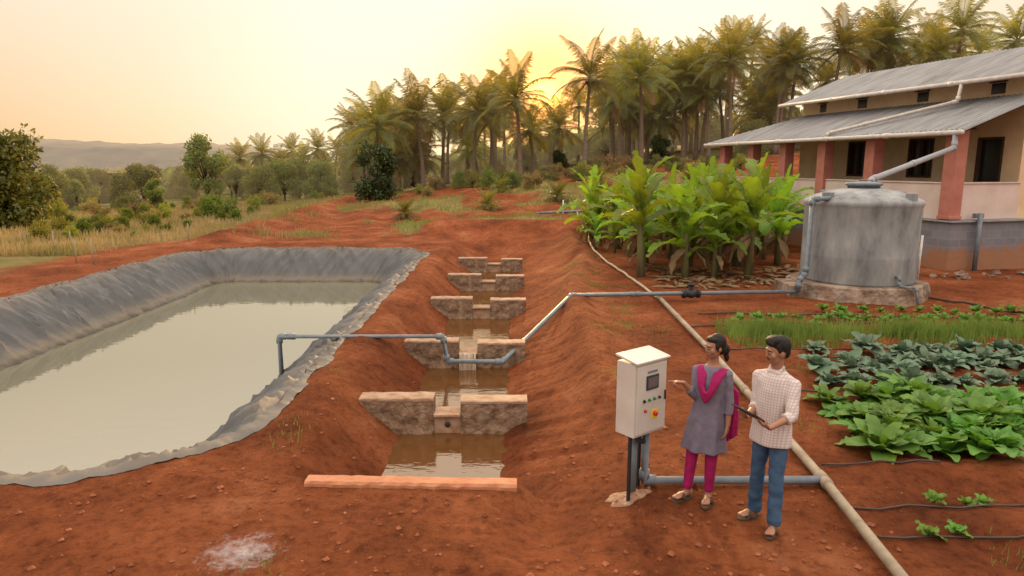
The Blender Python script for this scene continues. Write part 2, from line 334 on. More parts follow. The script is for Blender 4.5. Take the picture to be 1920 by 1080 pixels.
def water(name,c,refl,ior,bs,bst,rough=.03):
    m,nt=newmat(name); L=nt.links.new; out=N(nt,'ShaderNodeOutputMaterial'); d=N(nt,'ShaderNodeBsdfDiffuse'); d.inputs[0].default_value=C(c)
    gl=N(nt,'ShaderNodeBsdfGlossy'); gl.inputs['Roughness'].default_value=rough; gl.inputs[0].default_value=C(refl)
    fr=N(nt,'ShaderNodeFresnel'); fr.inputs[0].default_value=ior; g=N(nt,'ShaderNodeNewGeometry')
    mp=N(nt,'ShaderNodeMapping'); mp.inputs['Scale'].default_value=(1,2.2,1); L(g.outputs['Position'],mp.inputs[0])
    nz=N(nt,'ShaderNodeTexNoise'); nz.inputs['Scale'].default_value=bs; nz.inputs['Detail'].default_value=3; L(mp.outputs[0],nz.inputs['Vector'])
    bp=N(nt,'ShaderNodeBump'); bp.inputs['Strength'].default_value=bst; bp.inputs['Distance'].default_value=.02; L(nz.outputs['Fac'],bp.inputs['Height'])
    for q in (gl,fr): L(bp.outputs[0],q.inputs['Normal'])
    ms=N(nt,'ShaderNodeMixShader'); L(fr.outputs[0],ms.inputs[0]); L(d.outputs[0],ms.inputs[1]); L(gl.outputs[0],ms.inputs[2]); L(ms.outputs[0],out.inputs[0]); return m
mb=MB(); mb.add([(PC[0]-4.0,PC[1]-9.2,-1),(PC[0]+4.0,PC[1]-9.2,-1),(PC[0]+4.0,PC[1]+9.2,-1),(PC[0]-4.0,PC[1]+9.2,-1)],[(0,1,2,3)])
OB('pond_water',mb,water('pond_water',(.155,.145,.10),(.90,.88,.83),3.0,2.2,.09),kind='structure',label='still greenish pond water reflecting the sky',cat='water')
mb=MB(); mb.add([(-1.95,6.75,WZ),(.2,6.75,WZ),(.4,27.5,WZ),(-1.95,27.5,WZ)],[(0,1,2,3)])
OB('channel_water',mb,water('channel_water',(.10,.042,.013),(.95,.86,.74),2.2,5,.22),kind='structure',label='muddy brown water pooled in the channel',cat='water')

# ---------------------------------------------------------------- check dams
dams=[(9.5,-2.2,.22,-1.13,-.74,-.12),(12.75,-2.05,.25,-1.02,-.66,-.12),(17.0,-2.05,.35,-1.0,-.55,-.12),(20.9,-1.98,.38,-.95,-.5,-.14),(24.7,-1.95,.38,-.9,-.4,-.14)]
for i,(y,x0,x1,n0,n1,zt) in enumerate(dams):
    par=OB('check_dam',None,loc=(0,y,0),label='low stone masonry check dam with a spill notch' if i!=1 else 'stone masonry check dam with water spilling through its notch',cat='check dam',group='check dams across the channel')
    for a,b_,zz,nm in ((x0,n0,zt+.03,'wing_wall'),(n1,x1,zt-.01,'wing_wall')):
        m=MB(); mc=MB(); nn_=14; rings=[]; rc=[]
        for q in range(nn_+1):
            xx=a+(b_-a)*q/nn_; th=.15+U(-.008,.008); z2=zz-.045; zt2=zz+U(-.006,.006)
            rings.append([(xx,-th-.04,-1.0),(xx,-th-.035+U(-.012,.012),-.6),(xx,-th-.012+U(-.012,.012),-.35),(xx,-th,z2),(xx,th,z2),(xx,th,-1.0)])
            t2=th+.004; rc.append([(xx,-t2+U(-.004,.004),z2+.001),(xx,-t2+U(-.004,.004),zt2-.012),(xx,-t2+.02,zt2),(xx,t2-.02,zt2),(xx,t2,z2+.001)])
        m.loft(rings); mc.loft(rc)
        o=OB(nm,m,M_conc,parent=par,smooth=False); OB('coping',mc,M_cope,parent=o,smooth=False)
    m=MB(); m.box(((n0+n1)/2,0,-.66),(n1-n0+.01,.26,.60)); m.box(((n0+n1)/2,-.02,-.34),(n1-n0-.004,.36,.04)); OB('spill_notch',m,M_cope,parent=par,smooth=False,bevel=.01)
    if i==0:
        m=MB(); m.tube([(-.93,-.145,-.49),(-.93,-.11,-.49)],.04,14); OB('drain_hole',m,M_black,parent=par)
mb=MB()
rings=[]
for q in range(30):
    xx=-2.12+2.17*q/29; yy=6.58-.08*q/29; z0=.025+U(-.005,.005); zg=H(xx,yy-.25)
    rings.append([(xx,yy-.10+U(-.015,.015),-.16),(xx,yy-.085+U(-.015,.015),z0-.025),(xx,yy-.06,z0),(xx,yy+.08,z0),(xx,yy+.10,z0-.02),(xx,yy+.11,-.35)])
mb.loft(rings); OB('channel_sill',mb,M_sill,label='orange dusty concrete sill at the channel mouth',cat='sill',smooth=False)
mb=MB(); rows=[]
for k in range(9):
    t=k/8; rows.append([(-1.0+.32*j/7+U(-.004,.004), 12.75-.215-.10*t**.6+U(-.008,.008), -.31-.32*t*t) for j in range(8)])
fs=[(k*8+j,k*8+j+1,(k+1)*8+j+1,(k+1)*8+j) for k in range(8) for j in range(7)]
mb.add([p for r_ in rows for p in r_],fs); OB('spilling_water',mb,mat('falling_water',(.50,.42,.33),(.16,.09,.05),scale=30,rough=.2,stretch=(1,.3,.1)),kind='structure',label='thin water spilling over the dam notch',cat='water')

# ---------------------------------------------------------------- pipes
def pipe(name,path,r,m,label,cat='pipe',n=10,collar=True,parent=None,group=None,wob=0):
    mb=MB(); P=[Vector(p) for p in path]
    if wob:
        Q=[]
        for a,b_ in zip(P[:-1],P[1:]):
            k=max(2,int((b_-a).length/.4))
            for i in range(k): Q.append(a.lerp(b_,i/k)+Vector((U(-wob,wob),U(-wob,wob),0)))
        Q.append(P[-1]); mb.tube(Q,r,n)
    else: mb.tube(P,r,n)
    if collar:
        for i in range(1,len(P)-1):
            for q in (P[i-1],P[i+1]):
                d=(q-P[i]).normalized(); mb.tube([P[i]+d*r*.3,P[i]+d*r*2.6],r*1.25,n)
        for a,b_ in zip(P[:-1],P[1:]):
            Ln=(b_-a).length
            for k in range(1,int(Ln/3)+1):
                c=a.lerp(b_,k*3/Ln*.93); d=(b_-a).normalized(); mb.tube([c-d*r*1.5,c+d*r*1.5],r*1.22,n)
    return OB(name,mb,m,parent=parent,label=label if not parent else None,cat=cat if not parent else None,group=group)
pipe('supply_pipe',[(6.95,16.35,.17),(2.9,15.75,.22),(1.36,15.5,.24),(-.18,12.15,-.37),(-1.2,12.2,-.37),(-1.27,12.2,.10),(-4.28,12.2,.10),(-4.28,12.2,-1.1)],.048,M_pvc,'grey plastic supply pipe crossing the channel into the pond','pipe')
def gpath(pts,dz): return [(x,y,H(x,y)+dz) for x,y in pts]
pipe('main_pipe',[(2.95,4.0,.06),(3.14,6.42,.08),(3.38,11.1,.09),(3.5,16.1,.11)],.048,M_pvcd,'long dusty cream main water pipe lying on red soil')
pipe('feeder_pipe',gpath([(3.5,16.1),(3.42,18),(3.25,20),(3.12,22.5),(3.05,25),(3.2,28),(3.45,32),(3.6,35.6),(3.7,39)],.05),.036,M_beige,'thin beige flexible pipe curving past the banana plants',collar=False,wob=.03)
pipe('branch_pipe',[(3.12,6.42,.08),(1.33,6.42,.08),(1.33,6.42,.68)],.044,M_pvc,'grey branch pipe joining control box to main pipe')
pipe('riser_pipe',[(1.19,6.34,-.05),(1.20,6.35,.67)],.043,M_pvc,'upright grey conduit pipe under the control box')
pipe('cross_pipe',[(1.4,39.2,H(1.4,39.2)+.12),(4.6,39.2,H(4.6,39.2)+.16)],.07,M_pvc,'grey pipe end lying across the far path',collar=False)
pipe('marker_post',[(2.9,38.9,H(2.9,38.9)-.1),(2.9,38.9,H(2.9,38.9)+.85)],.04,M_white,'short white marker post by the path','post',collar=False)
par=OB('valve',None,loc=(4.25,15.93,.20),label='black gate valve fitted on the grey supply pipe',cat='valve')
m=MB(); m.tube([(-.2,-.035,0),(.2,.035,0)],.085,12); m.tube([(-.2,-.035,0),(-.15,-.025,0)],.11,12); m.tube([(.15,.025,0),(.2,.035,0)],.11,12); m.tube([(0,0,0),(0,0,.2)],.06,12); m.ell((0,0,0),(.12,.12,.11)); OB('valve_body',m,M_black,parent=par)
m=MB(); m.tube([(0,0,.2),(0,0,.24)],.1,14); m.tube([(0,0,.2),(0,0,.3)],.02,8); OB('hand_wheel',m,M_black,parent=par)

# ---------------------------------------------------------------- water tank
TX,TY=8.72,17.1; TR=.895
M_tank=mat('stained_concrete',(.36,.36,.34),stops=[(.3,(.15,.15,.15)),(.45,(.235,.24,.245)),(.6,(.305,.305,.30)),(.74,(.40,.38,.35))],scale=1.9,stretch=(1.5,1.5,.55),bump=.5,bscale=9,rough=.95,spec=.1)
M_stone=mat('stone_base',(.31,.24,.19),stops=[(.3,(.14,.075,.045)),(.5,(.26,.18,.13)),(.7,(.36,.30,.25))],scale=3,bump=1,bscale=5,bdist=.1,voro=3)
par=OB('water_tank',None,loc=(TX,TY,0),label='large cylindrical grey concrete water tank on stone base',cat='water tank')
m=MB(); m.loft([[(1.66*f_*math.cos(a)+U(-.04,.04),1.66*f_*math.sin(a)+U(-.04,.04),z_) for a in [math.radians(-112.5+45*j) for j in range(8)]] for f_,z_ in ((1.03,-.1),(1,.18),(.985,.34),(.94,.37))]); m.box((-1.6,-.1,.10),(.6,1.1,.40)); OB('stone_plinth',m,M_stone,parent=par,smooth=False,bevel=.03)
m=MB(); m.lathe((0,0,0),[(r_*TR,z_) for r_,z_ in [(1.46,.37),(1.48,.42),(1.475,1.0),(1.479,1.02),(1.475,1.05),(1.47,1.7),(1.48,2.2),(1.50,2.24),(1.52,2.30),(1.49,2.36),(1.25,2.47),(.85,2.58),(.5,2.64)]],72); OB('tank_shell',m,M_tank,parent=par)
m=MB(); m.lathe((0,0,0),[(r_*TR,z_) for r_,z_ in [(.40,2.62),(.42,2.70),(.47,2.71),(.47,2.76),(.44,2.78),(.2,2.80),(.001,2.80)]],36); m.tube([(.2,0,2.8),(.2,0,2.84),(.0,.2,2.84),(0,.2,2.8)],.02); OB('tank_lid',m,M_pvc,parent=par)
for a in (-155,-60,20,110):
    a=math.radians(a); m=MB(); m.box((1.36*TR*math.cos(a),1.36*TR*math.sin(a),2.44),(.2,.2,.24),a); OB('lifting_lug',m,M_tank,parent=par,smooth=False,bevel=.02)
q=lambda a,r_,z: (r_*TR*math.cos(math.radians(a)),r_*TR*math.sin(math.radians(a)),z)
pipe('outlet_pipe',[q(-150,1.45,2.42),q(-157,1.85,2.40),q(-157,1.9,.62),(-1.77,-.78,.42),(-1.77,-.78,.17)],.06,M_pvc,'',parent=par)
pipe('drain_pipe',[q(-78,1.45,.62),q(-78,1.62,.62),q(-78,1.62,.42),(.6,-1.6,.40),(.6,-1.75,.05)],.03,M_pvc,'',parent=par)
# ---------------------------------------------------------------- building
BR=math.radians(15.5)
bld=OB('farm_building',None,loc=(13.4,21.0,0),rot=(0,0,BR),label='single storey cream building with verandah and corrugated roofs',cat='building')
M_wall=mat('cream_plaster',(.72,.53,.33),(.58,.41,.25),scale=1.5,bump=.15,bscale=15)
M_half=mat('pale_pink_plaster',(.64,.52,.46),(.52,.40,.34),scale=1.2,bump=.1)
M_colm=mat('salmon_paint',(.48,.19,.14),(.36,.13,.09),scale=2,bump=.1)
M_wood=mat('brown_wood',(.09,.045,.025),(.05,.025,.015),scale=6)
M_dark=mat('dark_glass',(.02,.018,.016),(.015,.014,.013),rough=.25)
M_roof=mat('corrugated_sheet',(.27,.27,.27),stops=[(.3,(.155,.145,.135)),(.5,(.235,.23,.23)),(.7,(.30,.295,.29))],scale=1.2,rough=.6,stretch=(.5,3,1),bump=.1)
def stonemat():
    m,nt=newmat('plinth_blocks'); L=nt.links.new; out=N(nt,'ShaderNodeOutputMaterial'); b=N(nt,'ShaderNodeBsdfPrincipled'); b.inputs['Roughness'].default_value=.9
    t=N(nt,'ShaderNodeTexCoord'); sx=N(nt,'ShaderNodeSeparateXYZ'); L(t.outputs['Object'],sx.inputs[0]); ad=N(nt,'ShaderNodeMath',operation='ADD'); L(sx.outputs['X'],ad.inputs[0]); L(sx.outputs['Y'],ad.inputs[1])
    cb=N(nt,'ShaderNodeCombineXYZ'); L(ad.outputs[0],cb.inputs['X']); L(sx.outputs['Z'],cb.inputs['Y'])
    br=N(nt,'ShaderNodeTexBrick'); br.inputs['Scale'].default_value=1; br.inputs['Brick Width'].default_value=.45; br.inputs['Row Height'].default_value=.24; br.inputs['Mortar Size'].default_value=.012
    br.inputs['Color1'].default_value=(.15,.15,.17,1); br.inputs['Color2'].default_value=(.20,.195,.21,1); br.inputs['Mortar'].default_value=(.22,.21,.21,1); L(cb.outputs[0],br.inputs['Vector'])
    nz=N(nt,'ShaderNodeTexNoise'); nz.inputs['Scale'].default_value=2.5; nz.inputs['Detail'].default_value=7; L(t.outputs['Object'],nz.inputs['Vector'])
    z2=N(nt,'ShaderNodeMath',operation='MULTIPLY_ADD'); L(nz.outputs['Fac'],z2.inputs[0]); z2.inputs[1].default_value=1.4; L(sx.outputs['Z'],z2.inputs[2])
    mr=N(nt,'ShaderNodeMapRange'); mr.inputs[1].default_value=1.1; mr.inputs[2].default_value=1.5; mr.inputs[3].default_value=.9; mr.inputs[4].default_value=0; L(z2.outputs[0],mr.inputs[0])
    mx=N(nt,'ShaderNodeMix',data_type='RGBA'); L(mr.outputs[0],mx.inputs[0]); L(br.outputs[0],mx.inputs[6]); mx.inputs[7].default_value=(.30,.13,.055,1); L(mx.outputs[2],b.inputs[0])
    bp=N(nt,'ShaderNodeBump'); bp.inputs['Strength'].default_value=.8; bp.inputs['Distance'].default_value=.04; L(nz.outputs['Fac'],bp.inputs['Height']); L(bp.outputs[0],b.inputs['Normal']); L(b.outputs[0],out.inputs[0]); return m
m=MB(); m.box((5.2,6.4,.65),(10.7,13.3,1.7)); OB('plinth',m,stonemat(),parent=bld,smooth=False,bevel=.02)
m=MB(); m.box((5.2,6.4,1.515),(10.9,13.5,.05)); OB('floor_edge',m,mat('grey_cement',(.3,.3,.31)),parent=bld,smooth=False)
cols=[0,3.2,5.6,7.9,10.1,12.3]
for k in cols:
    m=MB(); m.box((0,0,1.38),(.42,.42,2.74)); m.box((0,0,.08),(.47,.47,.10)); OB('column',m,M_colm,parent=bld,loc=(0,k,1.545),smooth=False,bevel=.012)
m=MB()
for a,b_ in zip(cols[:-1],cols[1:]): m.box((0,(a+b_)/2,2.10),(.17,b_-a-.425,1.1)); m.box((0,(a+b_)/2,2.665),(.24,b_-a-.43,.04))
m.box((1.4,0,2.10),(2.37,.17,1.1)); m.box((1.4,0,2.665),(2.36,.24,.04)); OB('half_wall',m,M_half,parent=bld,smooth=False)
ops=[(.62,1.55,1.55,4.1,'door'),(3.25,4.35,2.75,4.15,'window'),(6.4,7.4,2.75,4.15,'window')]
vents=[(.8,1.3),(3.7,4.2),(6.6,7.1),(8.9,9.3)]
m=MB(); x0=2.6; y=-.0; zt=5.0
for a,b_,z0,z1,_ in ops:
    m.box((x0+.1,(y+a)/2,(1.545+zt)/2),(.2,a-y,zt-1.545))
    if z0>1.6: m.box((x0+.1,(a+b_)/2,(1.545+z0)/2),(.2,b_-a,z0-1.545))
    m.box((x0+.1,(a+b_)/2,(z1+zt)/2),(.2,b_-a,zt-z1)); y=b_
m.box((x0+.1,(y+10.4)/2,(1.545+zt)/2),(.2,10.4-y,zt-1.545))
y=0
for a,b_ in vents:
    m.box((x0+.1,(y+a)/2,5.55),(.2,a-y,1.1)); m.box((x0+.1,(a+b_)/2,5.225),(.2,b_-a,.45)); m.box((x0+.1,(a+b_)/2,5.95),(.2,b_-a,.3)); y=b_
m.box((x0+.1,(y+10.4)/2,5.55),(.2,10.4-y,1.1))
m.box((6.7,.1,3.8),(7.8,.2,4.6)); m.box((6.7,10.3,3.8),(7.8,.2,4.6)); m.box((10.5,5.2,3.8),(.2,10.4,4.6))
OB('wall',m,M_wall,parent=bld,smooth=False)
for a,b_,z0,z1,nm in ops:
    m=MB(); w_=b_-a; h_=z1-z0; cy=(a+b_)/2; cz=(z0+z1)/2
    for sx in (-1,1): m.box((x0+.05,cy+sx*(w_/2-.035),cz),(.14,.07,h_))
    for sz in (-1,1): m.box((x0+.05,cy,cz+sz*(h_/2-.035)),(.14,w_-.14,.07))
    o=OB(nm,m,M_wood,parent=bld,smooth=False)
    m=MB(); m.box((x0+.13,cy,cz),(.02,w_-.13,h_-.13)); OB('pane' if nm=='window' else 'door_leaf',m,M_dark,parent=o,smooth=False)
    if nm=='window':
        m=MB()
        for k in range(1,7): m.tube([(x0+.03,a+w_*k/7,z0+.07),(x0+.03,a+w_*k/7,z1-.07)],.012,6)
        m.box((x0+.04,cy,cz),(.05,.05,h_-.14)); OB('window_bars',m,M_wood,parent=o,smooth=False)
for a,b_ in vents:
    m=MB(); m.box((x0+.04,(a+b_)/2,5.625),(.06,b_-a-.01,.34)); m.box((x0-.03,(a+b_)/2,5.825),(.1,b_-a+.1,.03)); 
    for k in range(3): m.box((x0+.0,(a+b_)/2,5.52+.1*k),(.03,b_-a-.02,.015))
    OB('vent_window',m,M_dark,parent=bld,smooth=False)
def corr(x0,z0,x1,z1,y0,y1,cut=None,sp=.18,amp=.026,th=.012):
    m=MB(); n=int((y1-y0)/sp*4); 
    for side in (0,1):
        vs=[]
        for i in range(n+1):
            yy=y0+(y1-y0)*i/n; a=amp*(1 if (i%4) in (1,2) else -1)+ (th if side else 0)
            xe=cut(yy) if cut else x1
            ze=z0+(z1-z0)*(xe-x0)/(x1-x0)
            vs+=[(x0,yy,z0+a),(xe,yy,ze+a)]
        fs=[(2*i,2*i+1,2*i+3,2*i+2) if side else (2*i,2*i+2,2*i+3,2*i+1) for i in range(n)]
        m.add(vs,fs)
    return m
OB('verandah_roof',corr(-.55,4.2,2.58,5.36,-.7,13.2,lambda y: 2.58 if y<10.2 else 2.58-(y-10.2)*3.12/3.0),M_roof,parent=bld,smooth=False)
m=MB(); m.add([(-.55,13.2,4.2),(10.5,13.2,4.2),(10.5,10.2,5.36),(2.58,10.2,5.36)],[(0,1,2,3)]); OB('verandah_roof',m,M_roof,parent=bld,smooth=False)
OB('main_roof',corr(1.75,5.88,5.1,7.2,-.8,10.9),M_roof,parent=bld,smooth=False)
OB('main_roof',corr(8.5,5.88,5.1,7.2,-.8,10.9),M_roof,parent=bld,smooth=False)
for y in (0.1,10.3):
    m=MB(); m.add([(2.6,y-.08,6.1),(10.4,y-.08,6.1),(5.1,y-.08,7.12),(2.6,y+.08,6.1),(10.4,y+.08,6.1),(5.1,y+.08,7.12)],[(0,1,2),(3,5,4),(0,2,5,3),(0,3,4,1),(1,4,5,2)])
    OB('gable',m,M_wall,parent=bld,smooth=False)
m=MB()
for k in np.arange(-.5,13,1.1):
    t=2.5 if k<10 else 2.5-(k-10)*1.0
    m.tube([(-.5,k,4.13),(t,k,4.13+(t+.5)*.3706)],.03,6)
m.tube([(0,-.6,4.28),(0,13,4.28)],.06,6); OB('rafters',m,M_wood,parent=bld)
pipe('gutter',[(-.62,-.7,4.14),(-.62,13.2,4.14)],.075,M_white,'',parent=bld,collar=True)
pipe('gutter',[(1.70,-.8,5.84),(1.70,10.9,5.84)],.07,M_white,'',parent=bld)
pipe('downpipe',[(1.70,1.6,5.80),(1.6,1.6,5.25),(-.50,4.9,4.36),(-.60,5.0,4.2)],.06,M_white,'',parent=bld)
def loc2(wx,wy):
    dx,dy=wx-13.4,wy-21.0; c,s=math.cos(BR),math.sin(BR); return (c*dx+s*dy,-s*dx+c*dy)
tx,ty=loc2(TX+.25,TY+.1)
pipe('downpipe',[(-.60,-.45,4.12),(-.64,-.50,3.7),(tx,ty,2.86),(tx-.1,ty,2.74)],.07,mat('pale_grey_pipe',(.31,.32,.34),(.24,.25,.26),rough=.5),'',parent=bld)
pipe('downpipe',[(.75,-.42,1.75),(.75,-.42,0)],.07,M_pvc,'',parent=bld)
m=MB(); m.box((.75,-.34,1.68),(.3,.14,.14)); OB('pipe_bracket',m,M_pvc,parent=bld,smooth=False)
pipe('marker_pipe',[(10.95,18.2,0),(11.0,18.25,1.35)],.03,M_white,'thin upright white plastic pipe beside the tank','pipe',collar=False)
for k in range(16):
    x_,y_=U(11.5,15.5),U(19.0,20.2); r_=U(.06,.2); m=MB(); m.ell((0,0,0),(r_,r_*U(.6,1),r_*.6),nu=7,nv=5); m.v=[(a+U(-.25,.25)*r_,b_+U(-.25,.25)*r_,c_+U(-.2,.2)*r_) for a,b_,c_ in m.v]
    OB('loose_rock',m,M_stone,loc=(x_,y_,H(x_,y_)+r_*.3),rot=(0,0,U(0,6)),smooth=False,label='loose grey rock at the foot of the plinth',cat='rock',group='rocks beside the building')
def hose(pts,label,r=.010,name='drip_hose',group='drip irrigation hoses'):
    Q=[]
    P=[Vector(p).to_2d() for p in pts]
    for a,b_ in zip(P[:-1],P[1:]):
        k=max(2,int((b_-a).length/.2))
        for i in range(k):
            c=a.lerp(b_,i/k); Q.append((c.x+.03*math.sin(c.y*3+c.x*2),c.y+.05*math.sin(c.x*2.7+c.y)+.02*math.sin(c.x*7),0))
    Q.append((P[-1].x,P[-1].y,0)); Q=[(x,y,H(x,y)+r+.012) for x,y,_ in Q]
    m=MB(); m.tube(Q,r,6); OB(name,m,M_hose,label=label,cat='hose',group=group)
hose([(9.9,16.6),(10.8,15.6),(11.2,14.6),(10.6,13.4),(9.5,12.8)],'black water hose trailing from the tank',.025,'water_hose','')

# ---------------------------------------------------------------- control box
par=OB('control_box',None,loc=(1.25,6.32,.07),rot=(0,0,math.radians(38)),scale=.9,label='white metal pump control cabinet on posts with display and buttons',cat='control box')
M_cab=mat('white_enamel',(.56,.52,.47),(.48,.43,.38),scale=3,rough=.4,spec=.5)
m=MB(); m.box((0,0,1.05),(.50,.26,.80)); OB('cabinet_body',m,M_cab,parent=par,smooth=False,bevel=.008)
m=MB(); m.box((.0,-.137,1.05),(.46,.018,.74)); o=OB('cabinet_door',m,M_cab,parent=par,smooth=False,bevel=.006)
m=MB(); m.add([(-.265,-.165,1.455),(.265,-.165,1.455),(.265,.14,1.50),(-.265,.14,1.50),(-.265,-.165,1.475),(.265,-.165,1.475),(.265,.14,1.525),(-.265,.14,1.525)],[(0,3,2,1),(4,5,6,7),(0,1,5,4),(1,2,6,5),(2,3,7,6),(3,0,4,7)]); OB('rain_cover',m,M_cab,parent=par,smooth=False,bevel=.004)
m=MB(); m.box((.0,-.151,1.23),(.19,.012,.155)); o=OB('display',m,mat('dark_bezel',(.04,.04,.045)),parent=par,smooth=False,bevel=.003)
m=MB(); m.box((.0,-.1585,1.23),(.15,.003,.11)); OB('screen',m,mat('screen_glass',(.20,.12,.11),(.08,.09,.10),rough=.15,scale=9),parent=o,smooth=False)
m=MB(); m.box((.0,-.1485,1.345),(.15,.005,.025)); OB('label_plate',m,M_pvc,parent=par,smooth=False)
def btn(x,z,c,r=.013,nm='push_button'):
    m=MB(); m.tube([(x,-.146,z),(x,-.154,z)],r*1.35,16); m.tube([(x,-.154,z),(x,-.167,z)],r,16); OB(nm,m,mat(nm+'_paint',c,tuple(q*.8 for q in c),rough=.35),parent=par)
btn(-.12,1.04,(.03,.03,.03)); btn(-.04,1.04,(.02,.25,.08)); btn(.04,1.04,(.02,.22,.10)); btn(.12,1.04,(.05,.05,.05)); btn(-.10,.93,(.55,.03,.02))
m=MB(); m.box((.05,-.1485,.87),(.10,.005,.10)); o=OB('emergency_stop',m,mat('yellow_plate',(.75,.50,.03),(.7,.45,.03)),parent=par,smooth=False); m=MB(); m.tube([(.05,-.151,.875),(.05,-.18,.875)],.024,16); OB('stop_button',m,mat('red_button',(.6,.03,.02),(.5,.02,.02),rough=.35),parent=o)
m=MB(); m.box((.21,-.151,1.05),(.015,.02,.1)); OB('door_handle',m,M_black,parent=par,smooth=False)
m=MB(); m.box((-.22,-.06,.27),(.03,.03,.76)); OB('support_post',m,M_black,parent=par,smooth=False)
m=MB(); m.box((0.12,.11,.27),(.035,.035,.76)); OB('support_post',m,M_black,parent=par,smooth=False)
m=MB()
for k in range(3): m.tube([(-.1+.03*k,-.02,.66),(-.1+.035*k,-.05,.56),(-.02+.02*k,-.06,.52),(.05,-.01,.58),(.03,.0,.66)],.009,6)
OB('cable',m,M_black,parent=par)
m=MB(); rings=[]
for rr_,dz in ((.24,-.05),(.20,.004),(.15,.012),(.08,.014),(.01,.014)):
    rg_=[]
    for t in [2*math.pi*j/36 for j in range(36)]:
        x_=1.13+(rr_*(1+.18*math.sin(3*t+1)+.1*math.sin(7*t)))*math.cos(t); y_=6.26+.7*(rr_*(1+.18*math.sin(3*t+1)+.1*math.sin(7*t)))*math.sin(t)
        rg_.append((x_,y_,H(x_,y_)+dz+U(-.003,.003)))
    rings.append(rg_)
m.loft(rings); OB('cement_footing',m,mat('rough_cement',(.30,.19,.13),(.19,.075,.035),scale=14,bump=1,bscale=30),label='rough grey cement footing around the post base',cat='footing')

# ---------------------------------------------------------------- vegetation helpers
def leaf(mb,base,az,el,Ln,W,droop,mi=0,n=7,k=2,fold=.25,ruf=0,tear=0,p=.7,tip=.97,start=.05,tdeep=.45):
    hd=Vector((math.cos(az),math.sin(az),0)); sd_=Vector((-math.sin(az),math.cos(az),0)); P=Vector(base); vs=[]
    tw=U(-.25,.25)
    for i in range(n+1):
        s=i/n; e=el-droop*s**1.25; d=hd*math.cos(e)+Vector((0,0,math.sin(e)))
        nr=(hd*-math.sin(e)+Vector((0,0,math.cos(e))))
        w_=W/2*max(.02,math.sin(math.pi*min(1,s*(tip-start)+start)))**p
        for j in range(-k,k+1):
            q=j/k; ww=w_
            if tear and U(0,1)<tear and abs(j)==k: ww*=U(tdeep,.8)
            off=q*ww
            vs.append(P+(sd_*math.cos(tw)+nr*math.sin(tw))*off+nr*(abs(off)*fold+ (U(-ruf,ruf) if abs(j)==k else 0)))
        P=P+d*(Ln/n)
    c=2*k+1
    mb.add(vs,[(i*c+j,i*c+j+1,(i+1)*c+j+1,(i+1)*c+j) for i in range(n) for j in range(c-1)],mi)

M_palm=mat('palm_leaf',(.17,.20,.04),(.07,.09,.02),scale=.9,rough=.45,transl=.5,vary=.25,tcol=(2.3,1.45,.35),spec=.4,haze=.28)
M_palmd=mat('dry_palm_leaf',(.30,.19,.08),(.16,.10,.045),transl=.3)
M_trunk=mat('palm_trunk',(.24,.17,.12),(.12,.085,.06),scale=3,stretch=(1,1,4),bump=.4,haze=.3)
M_coco=mat('coconut_husk',(.22,.17,.05),(.14,.09,.03))
def palm_variant(Ht,seed):
    random.seed(seed); lean=U(-.7,.7); lean2=U(-.4,.4)
    m=MB(); path=[]; rad=[]
    for i in range(13):
        s=i/12; path.append((lean*s*s,lean2*s*s,Ht*s-.2*(s==0))); rad.append(.19*(1-s)**3*.6+.15-.03*s+(.012 if i%2 else 0))
    m.tube(path,rad,9); tr=m.mesh('palm_trunk')
    m=MB(); top=Vector((0,0,0))
    nf=26
    for k in range(nf):
        u=k/nf; a=k*2.39996+U(-.2,.2); e=math.radians(84-125*u**.9+U(-9,9)); Lf=U(3.2,3.9)*(1 if u<.85 else .8)
        dr=math.radians(U(50,85))*(.5 if u<.2 else 1)*(1-.45*max(0,u-.5)*2)
        mi=1 if (u>.95 or (u>.85 and U(0,1)<.3)) else 0
        hd=Vector((math.cos(a),math.sin(a),0)); sdv=Vector((-math.sin(a),math.cos(a),0)); P=top+Vector((0,0,-.25*u)); ps=[];ds=[]
        nn_=14
        for i in range(nn_+1):
            s=i/nn_; ee=e-dr*s**1.4; d=hd*math.cos(ee)+Vector((0,0,math.sin(ee))); ps.append(P.copy()); ds.append((d,ee)); P=P+d*(Lf/nn_)
        m.tube(ps,[.035*(1-.85*i/nn_) for i in range(nn_+1)],4,mi)
        NL=27
        for i in range(NL):
            s=.10+.9*i/(NL-1); f=s*nn_; i0=min(nn_-1,int(f)); Pp=ps[i0].lerp(ps[i0+1],f-i0); d,ee=ds[i0]
            nr=hd*-math.sin(ee)+Vector((0,0,math.cos(ee)))
            ll=(.88*math.sin(math.pi*(s*.8+.16))**.8+.12)*U(.85,1.1); wd=.055
            for sg in (-1,1):
                hang=U(.2,.55)
                dl=(sdv*sg*.8+d*.55+nr*.12).normalized(); d2=(sdv*sg*.5+d*.5+Vector((0,0,-1))*(hang+.2)).normalized()
                p1=Pp+dl*ll*.5; p2=p1+d2*ll*.55; wv=d*wd
                m.add([Pp-wv*.5,Pp+wv*.5,p1-wv,p1+wv*.6,p2],[(0,1,3,2),(2,3,4)],mi)
    for k in range(9):
        a=U(0,6.28); m.ell(top+Vector((.28*math.cos(a),.28*math.sin(a),-.35+U(-.15,.1))),(.12,.12,.15),nu=7,nv=5,mi=2)
    return tr,m.mesh('palm_crown'),(lean,lean2)
PV=[]
for i,h_ in enumerate((9.,10.,10.5,11.5,9.6)):
    t,c,ln=palm_variant(h_,100+i); t.materials.append(M_trunk); 
    for q in (M_palm,M_palmd,M_coco): c.materials.append(q)
    PV.append((t,c,h_,ln))
random.seed(11)
